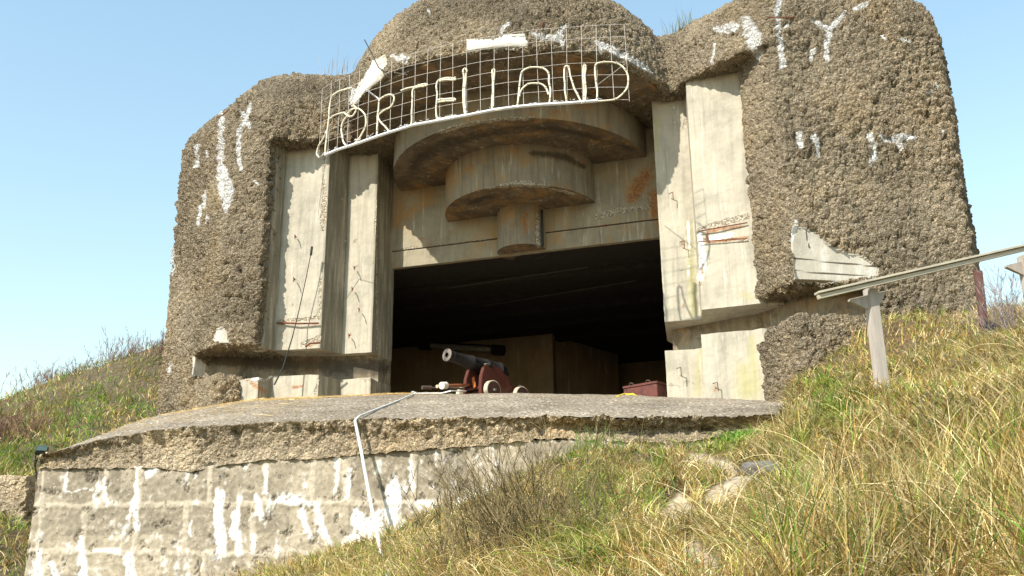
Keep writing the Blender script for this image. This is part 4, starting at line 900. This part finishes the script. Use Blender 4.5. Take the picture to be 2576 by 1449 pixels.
MB().tube([q2+Vector((-.11, -.02, .07)), q2, q2+Vector((.02, -.01, -.16))], .007, 6).tube([q2+Vector((-.03, .0, -.01)), q2+Vector((.04, 0, .02))], .03, 6).build('tie', M_grey, ro)
# black wire, rusty wires on the dome
w1 = MB().tube([atY(917, 100, 15.8), atY(938, 140, 15.75), atY(952, 170, 15.68), atY(978, 188, 15.6)], .011, 6).build('wire', M_black, None); tag(w1, 'black wire sticking up at the left rim of the dome', 'wire')
w2 = MB().tube([atY(1412, -30, 17.2), atY(1400, 5, 16.7), atY(1385, 22, 16.5), atY(1365, 60, 16.1), atY(1350, 84, 15.85)], .011, 6).build('wire', M_rust, None); tag(w2, 'thin rusty wire bent across the top of the dome', 'wire')
w3 = MB().tube([atY(1930, 44, 16.95), atY(1960, 45, 16.95), atY(2000, 44, 17.1)], .013, 6).build('wire', M_rust, None); tag(w3, 'short rusty bar sticking out near the top of the right block', 'wire')
w4 = MB().tube([atY(545, 296, 17.35), atY(560, 290, 17.3), atY(575, 276, 17.4)], .012, 6).build('wire', M_rust, None); tag(w4, 'short rusty bar sticking out near the top of the left block', 'wire')
# cable hanging down the left jamb
cb = empty('cable', tuple(atY(720, 905, 18.0)), 'thin black cable hanging from the sign down across the left jamb', 'cable')
MB().tube([atY(822, 392, 16.1), atY(812, 450, 17.3), atY(800, 540, 18.0), atY(784, 628, 18.2)], .006, 6).build('upper_lead', M_rope, cb)
MB().tube([atY(784, 628, 18.2), atY(770, 700, 18.2), atY(750, 790, 18.2), atY(735, 850, 18.1), atY(712, 925, 17.95), atY(690, 968, 17.85)], [.009, .009, .010, .012, .016, .016], 6).build('lower_lead', M_black, cb)
MB().tube([atY(785, 620, 18.2), atY(782, 642, 18.2)], .026, 8).build('plug', M_black, cb)
# small floodlight at the left end of the apron
fl = empty('floodlight', tuple(atY(112, 1150, 11.6)), 'small dark green floodlight standing at the left end of the apron', 'floodlight')
M_fg = mat_plain('dark_green_metal', (.03, .05, .04), (.02, .03, .025), .5, .3); fc = P3(106, 1133, 11.5)
Mf = Matrix.Rotation(R_(35), 3, 'Z')@Matrix.Rotation(R_(-35), 3, 'X')
MB().box(fc, (.17, .08, .13), Mf, .9).build('housing', M_fg, fl, bevel=.012)
MB().box(fc+Mf@Vector((0, -.045, 0)), (.14, .012, .10), Mf).build('glass', mat_plain('dull_glass', (.05, .085, .07), (.03, .05, .04), .45), fl)
MB().tube([fc+Vector((-.1, 0, 0)), fc+Vector((-.1, 0, -.16)), fc+Vector((.1, 0, -.16)), fc+Vector((.1, 0, 0))], .01, 6).tube([fc+Vector((-.06, 0, -.1)), fc+Vector((-.14, .05, -.2)), fc+Vector((-.1, .1, -.4))], .012, 6).build('stand', M_black, fl)

# ------------------------------------------------------------------ wire sign
SC = np.array([-5.49, 24.4]); SR_ = 9.02
def on_sign(x, y, off=0.):
    d = ray(x, y); r = SR_+off; a = d[0]**2+d[1]**2; b_ = -2*(d[:2]@SC); c_ = SC@SC-r**2; t = (-b_-math.sqrt(b_*b_-4*a*c_))/(2*a); return Vector(d*t)
def z2(p): return ((1100+p[0]*.5435)/1.4907, p[1]*.5435/1.4907)
sign = empty('sign', tuple(on_sign(1290, 270)), 'curved wire mesh sign with white rope letters reading FORTEILAND hung under the dome rim', 'sign')
def sang(p): return math.atan2(p[0]-SC[0], -(p[1]-SC[1]))
aL, aR = sang(on_sign(*z2((190, 850)))), sang(on_sign(*z2((2300, 430))))
def sp(a, z, off=0.): return Vector((SC[0]+(SR_+off)*math.sin(a), SC[1]-(SR_+off)*math.cos(a), z))
M_wire = mat_plain('galvanised_wire', (.68, .65, .60), (.42, .36, .30), .6, .3, 20)
mesh_b = MB(); ncol = 24; rows = 7; zb0, zt0 = 8.61, 10.15
for k in range(ncol+1):
    a = aL+(aR-aL)*k/ncol; j1 = random.uniform(-.05, .03)
    mesh_b.tube([sp(a+random.uniform(-.002, .002), zb0-.03), sp(a, (zb0+zt0)/2, random.uniform(-.01, .01)), sp(a+random.uniform(-.002, .002), zt0+(.03 if k < ncol-12 else 0)+j1*(k < ncol-12))], .0046, 5)
for j in range(rows):
    z = zb0+(zt0-zb0)*j/(rows-1); a0 = aL if j < 6 else aL+(aR-aL)*.0
    mesh_b.tube([sp(aL+(aR-aL)*k/40, z+.008*math.sin(k*.7+j)) for k in range(41)], .0046, 5)
mesh_b.build('wire_mesh', M_wire, sign)
M_let = mat_plain('cream_rope_light', (.74, .69, .54), (.60, .54, .40), .45, 0, 18)
M_tube = mat_plain('white_tube', (.80, .80, .82), (.60, .60, .62), .55, 0, 30)
def catm(P_, n_=6):
    out = []; P_ = [Vector(p) for p in P_]
    for i in range(len(P_)-1):
        p0, p1, p2, p3 = P_[max(i-1, 0)], P_[i], P_[i+1], P_[min(i+2, len(P_)-1)]
        for k in range(n_):
            t = k/n_; out.append(.5*((2*p1)+(-p0+p2)*t+(2*p0-5*p1+4*p2-p3)*t*t+(-p0+3*p1-3*p2+p3)*t**3))
    return out+[P_[-1]]
# letters: strokes over the mesh
LET = {
 'F': [[(410, 605), (330, 625), (268, 665), (250, 740), (240, 850), (228, 960), (218, 1065)], [(248, 820), (300, 790), (345, 778), (380, 800), (410, 798), (435, 760), (425, 735), (405, 732)], [(232, 900), (205, 960), (175, 1010), (162, 1060), (180, 1088)]],
 'O': [[(385, 790), (350, 830), (333, 880), (335, 930), (350, 985), (378, 1010), (420, 990), (465, 940), (495, 880), (500, 820), (485, 780), (450, 750), (410, 755), (375, 785)]],
 'R': [[(575, 935), (580, 860), (583, 780), (590, 720), (595, 690), (630, 665), (670, 655), (693, 670), (690, 705), (665, 740), (620, 765), (592, 790), (588, 815), (605, 845), (635, 875), (662, 905)]],
 'T': [[(742, 625), (800, 607), (860, 590), (905, 578), (925, 585), (905, 592), (860, 600), (825, 615), (820, 680), (818, 760), (817, 820), (812, 868)]],
 'E': [[(1110, 540), (1050, 540), (1000, 555), (988, 590), (992, 650), (988, 720), (985, 790), (1000, 825), (1070, 808), (1140, 800), (1180, 795)], [(990, 690), (1050, 680), (1105, 680), (1118, 688), (1100, 695), (1050, 695), (1000, 705)], [(1110, 532), (1118, 542), (1105, 550), (1050, 552), (1005, 562)]],
 'I': [[(1185, 795), (1172, 700), (1175, 600), (1178, 520), (1172, 490), (1182, 475), (1197, 488), (1192, 520), (1185, 600), (1182, 700), (1190, 795)]],
 'L': [[(1370, 485), (1378, 560), (1374, 650), (1370, 735), (1385, 760), (1440, 752), (1500, 745), (1555, 735)], [(1370, 485), (1388, 485), (1384, 560), (1380, 650), (1378, 735)]],
 'A': [[(1548, 745), (1552, 680), (1560, 600), (1568, 530), (1585, 490), (1630, 468), (1690, 465), (1735, 475), (1762, 505), (1765, 560), (1775, 620), (1772, 680), (1758, 725)], [(1560, 665), (1575, 620), (1615, 585), (1665, 575), (1710, 580), (1745, 605), (1762, 650)]],
 'N': [[(1888, 710), (1878, 650), (1872, 570), (1870, 490), (1878, 458), (1900, 465), (1915, 530), (1935, 600), (1960, 650), (1985, 700), (2000, 710)], [(2005, 705), (2005, 620), (2000, 540), (2002, 460), (2008, 445), (2017, 460), (2012, 540), (2018, 620), (2015, 700)]],
 'D': [[(2095, 695), (2098, 640), (2088, 560), (2082, 480), (2090, 440), (2140, 428), (2200, 430), (2250, 445), (2290, 480), (2310, 530), (2308, 590), (2280, 640), (2240, 675), (2190, 693), (2095, 695)]],
}
for ch, sts in LET.items():
    b_ = MB()
    for s in sts:
        cc_ = catm([on_sign(*z2(p), .022) for p in s]); cc_ = [p+mn.noise_vector(p*6)*.010 for p in cc_]
        b_.tube(cc_, [.0168+.003*mn.noise(p*9) for p in cc_], 7)
        for p in cc_[3::9]: b_.tube([p+Vector((-.012, -.004, -.02)), p+Vector((0, -.022, 0)), p+Vector((.014, -.004, .022))], .008, 5)
    o = b_.build('letter', M_let, sign, True); o['label'] = 'letter '+ch+' bent from cream rope light'
bt = [(218, 1070), (300, 1035), (440, 990), (640, 920), (830, 862), (980, 835)]
b_ = MB(); b_.tube([on_sign(*z2(p), .02) for p in bt]+[on_sign(*z2(p), .02) for p in [(1190, 797), (1400, 755), (1555, 735), (1700, 722), (1880, 712), (2100, 695)]], .030, 7)
for i in range(60):
    a = aL+.02+(aR-aL)*.9*random.random(); b_.tube([sp(a, zb0+.03, .03), sp(a+random.uniform(-.008, .008), zb0+random.uniform(-.02, .055), .03)], .004, 4)
b_.build('bottom_tube', M_tube, sign, True)
MB().tube([on_sign(*z2((505, 620)), .01), Vector(atY(*z2((590, 685)), 15.9))], .014, 6).tube([Vector(atY(*z2((505, 620)), 16.6)), on_sign(*z2((600, 690)), .0)], .014, 6).build('strap', M_tube, sign)
for x, y in ((700, 500), (1190, 350), (1700, 330), (2290, 440)):
    p = on_sign(*z2((x, y)), 0); dr = Vector((-6.02-p.x, 19.45-p.y, 0)); L_ = max(0, dr.length-3.72); MB().tube([p, p+dr.normalized()*L_+Vector((0, 0, .12))], .008, 5).build('tie_wire', M_wire, sign)

# ------------------------------------------------------------------ cannon
FZ = 4.30
th = R_(17.5+2.2-35+0); axd = Vector((-.44, -.898, 0)).normalized(); sdv = Vector((.898, -.44, 0)).normalized(); upv = Vector((0, 0, 1))
mz = P3(1125, 893, 19.6); org = mz-axd*1.02; org.z = FZ
cn = empty('cannon', tuple(org), 'old black iron cannon on a small red brown wooden carriage in the gun opening', 'cannon')
def L(a, s, z): return org+axd*a+sdv*s+upv*z
M_iron = mat_plain('black_iron', (.032, .03, .028), (.016, .015, .015), .6, .3, 12, .3)
M_muz = mat_plain('worn_muzzle', (.30, .26, .23), (.17, .145, .125), .55, .3, 20)
M_red = mat_wood('red_brown_wood', (.13, .035, .022), (.075, .022, .015), rough=.5)
M_cream = mat_wood('pale_wood', (.66, .57, .42), (.50, .42, .29))
tilt = R_(4); bax = (axd*math.cos(tilt)+upv*math.sin(tilt)).normalized(); mzz = L(1.02, 0, 0); mzz.z = mz.z
prof = [(-1.92, .0), (-1.90, .035), (-1.86, .05), (-1.82, .03), (-1.79, .05), (-1.76, .13), (-1.70, .175), (-1.60, .19), (-1.58, .205), (-1.54, .205), (-1.52, .188), (-1.2, .178), (-1.18, .188), (-1.14, .188), (-1.12, .172), (-.75, .155), (-.73, .164), (-.70, .164), (-.68, .15), (-.2, .112), (-.17, .125), (-.13, .125), (-.11, .115), (-.05, .138), (0, .142)]
MB().lathe(prof, mzz, bax, 40).build('barrel', M_iron, cn, True)
MB().lathe([(.0005, .142), (.012, .138), (.013, .115), (.006, .11), (.006, .066), (.018, .062), (.018, .056), (.001, .055)], mzz, bax, 40, False).build('muzzle_face', M_muz, cn, True)
MB().lathe([(.001, .057), (.003, .057)], mzz, bax, 32).build('bore', mat_plain('bore_black', (.003, .003, .003), (.002, .002, .002), 1, 0, 8, 0, 0), cn)
tr = mzz-bax*1.02
MB().tube([tr-sdv*.36+upv*-.03, tr+sdv*.36+upv*-.03], .055, 20).build('trunnion', M_iron, cn, True)
# cheeks: stepped side boards with a rounded front
hc = tr.z-FZ-.03
prof2 = [(.26, .05), (.27, .35), (.25, hc-.28), (.17, hc-.06), (.05, hc), (-.10, hc), (-.35, hc-.03), (-.45, hc-.12), (-.62, hc-.20), (-.64, hc-.36), (-.85, hc-.37), (-.88, hc-.52), (-1.12, hc-.53), (-1.15, .05)]
for s in (-.245, .245):
    v = [L(a, s-.05, z) for a, z in prof2]+[L(a, s+.05, z) for a, z in prof2]; n_ = len(prof2)
    MB().add(v, [tuple(range(n_)), tuple(range(2*n_-1, n_-1, -1))]+[(i, i+n_, (i+1) % n_+n_, (i+1) % n_) for i in range(n_)]).build('cheek', M_red, cn, bevel=.008)
    MB().add(*beam(L(.10, s, hc+.012), L(-.14, s, hc+.012), .085, .018, sdv)).build('iron_cap', mat_plain('bright_iron', (.45, .42, .38), (.3, .27, .24), .45, .6), cn)
for a in (.08, -.84):
    MB().tube([L(a, -.5, .2), L(a, .5, .2)], .05, 12).box(L(a, 0, .2), (.62, .13, .11), Matrix.Rotation(math.atan2(sdv.y, sdv.x), 3, 'Z')).build('axle', M_red, cn)
    for s in (-.44, .44):
        w = MB().lathe([(-.055, .21), (-.05, .22), (.05, .22), (.055, .21)], L(a, s, .22), sdv, 32).build('wheel', M_cream, cn, True)
        side = 1 if s > 0 else -1
        MB().lathe([(.056, .198), (.060, .198), (.061, .06), (.062, .06)] if side > 0 else [(-.062, .06), (-.061, .06), (-.060, .198), (-.056, .198)], L(a, s, .22), sdv, 32).build('wheel_face', mat_plain('dark_wood', (.09, .04, .028), (.05, .025, .02)), w)
        MB().tube([L(a, s+side*.06, .22), L(a, s+side*.10, .22)], .028, 10).build('hub_pin', mat_plain('pale_metal', (.5, .48, .44), (.3, .28, .25), .4, .6), w)
MB().box(L(-.35, 0, .30), (.42, 1.2, .05), Matrix.Rotation(math.atan2(sdv.y, sdv.x), 3, 'Z')).build('bed', M_red, cn)
MB().add(*beam(L(.30, .12, .30), L(.22, -.02, .56), .07, .02, sdv)).build('wedge', mat_plain('orange_wood', (.50, .16, .04), (.35, .1, .03), .5), cn)
eb = MB(); ebc = L(-1.02, .22, hc-.36)
eb.tube([ebc+(sdv*math.cos(a)+upv*math.sin(a))*.055 for a in np.linspace(0, 2*math.pi, 20)], .009, 6, False).tube([ebc+upv*-.055, ebc+upv*-.16], .014, 6)
eb.build('eye_bolt', mat_plain('steel_ring', (.6, .58, .55), (.4, .38, .35), .35, .8), cn)
# tools lying left of the cannon
M_dw = mat_wood('dark_pole', (.09, .06, .04), (.05, .035, .025)); M_ow = mat_wood('orange_pole', (.38, .12, .05), (.26, .08, .03))
t1 = empty('rammer', tuple(atY(1085, 990, 19.5)), 'dark wooden rammer with a thick head, lowest of the gun tools beside the cannon', 'gun tool')
a_, b2 = P3(1062, 975, 19.3), P3(1165, 978, 20.1)
MB().tube([a_, a_+(b2-a_)*.22], .045, 14).build('head', M_dw, t1, True); MB().tube([a_+(b2-a_)*.22, b2], .022, 8).build('pole', M_dw, t1)
t2 = empty('sponge', tuple(atY(1115, 990, 19.5)), 'white headed sponge staff with an orange pole beside the cannon', 'gun tool')
a_, b2 = P3(1111, 970, 19.35), P3(1180, 968, 20.3)
MB().tube([a_, a_+(b2-a_)*.15], .078, 18).build('head', mat_plain('white_fleece', (.72, .70, .62), (.6, .56, .48), .95), t2, True); MB().tube([a_+(b2-a_)*.15, b2], .028, 8).build('pole', M_ow, t2)
t3 = MB().tube([P3(1099, 972, 19.45), P3(1180, 970, 20.5)], .036, 12).build('stick', M_cream, None); tag(t3, 'thin pale round stick between the rammer and the white sponge head', 'gun tool')
# tube lamp on the inner wall
lp = empty('tube_lamp', tuple(atY(1165, 880, 26.9)), 'unlit tube lamp with black end caps on the dim inner wall', 'lamp')
pa, pb_ = P3(1062, 868, 26.85), P3(1268, 882, 26.85); dd = pb_-pa
MB().tube([pa+dd*.1, pa+dd*.88], .085, 12).build('tube', mat_plain('dusty_tube', (.42, .40, .36), (.32, .3, .26), .4), lp, True)
for t0, t1_ in ((-.02, .11), (.86, 1.0)): MB().tube([pa+dd*t0, pa+dd*t1_], .15, 12).build('end_cap', M_black, lp)
MB().add(*beam(pa+upv*.12+Vector((0, .1, 0)), pb_+upv*.12+Vector((0, .1, 0)), .06, .06, upv)).build('conduit', M_black, lp)
# red chest with rope handles, yellow hose
ch = empty('chest', tuple(atY(1625, 995, 19.35)), 'low red wooden chest with two rope handles at the right side of the opening', 'chest')
ca, cb2 = P3(1567, 990, 19.3), P3(1652, 993, 19.0); cdv = Vector((cb2.x-ca.x, cb2.y-ca.y, 0)).normalized(); cnv = Vector((-cdv.y, cdv.x, 0)); cw = (Vector((cb2.x, cb2.y, 0))-Vector((ca.x, ca.y, 0))).length
zb_ = 3.86; zt_ = P3(1567, 972, 19.3).z; M_chest = mat_plain('red_chest', (.15, .04, .03), (.06, .02, .016), .6, sc=9)
cM = Matrix((cdv, cnv, upv)).transposed(); cc = (ca+cb2)/2+cnv*.28
MB().box((cc.x, cc.y, (zb_+zt_-.05)/2), (cw, .5, zt_-.05-zb_), cM).build('box_body', M_chest, ch, bevel=.006)
MB().box((cc.x, cc.y, zt_-.022), (cw+.03, .53, .05), cM).build('lid', M_chest, ch, bevel=.008)
for s in (-.3, .2):
    q = Vector((cc.x, cc.y, zt_))+cdv*s*cw-cnv*.18
    MB().tube([q+cdv*.055*math.cos(a)+upv*.055*math.sin(a)-cnv*.03*math.sin(a) for a in np.linspace(0, math.pi, 10)], .012, 6).build('handle', M_dw, ch)
yh = MB().tube([slab_pt(1553, 999)+Vector((0, 0, .0)), P3(1570, 992.5, 19.1), P3(1592, 992.5, 19.1), slab_pt(1602, 999)], .03, 8).build('hose', mat_plain('yellow_hose', (.70, .55, .04), (.6, .45, .03), .5), None); tag(yh, 'short piece of yellow hose on the sill in front of the red chest', 'hose')
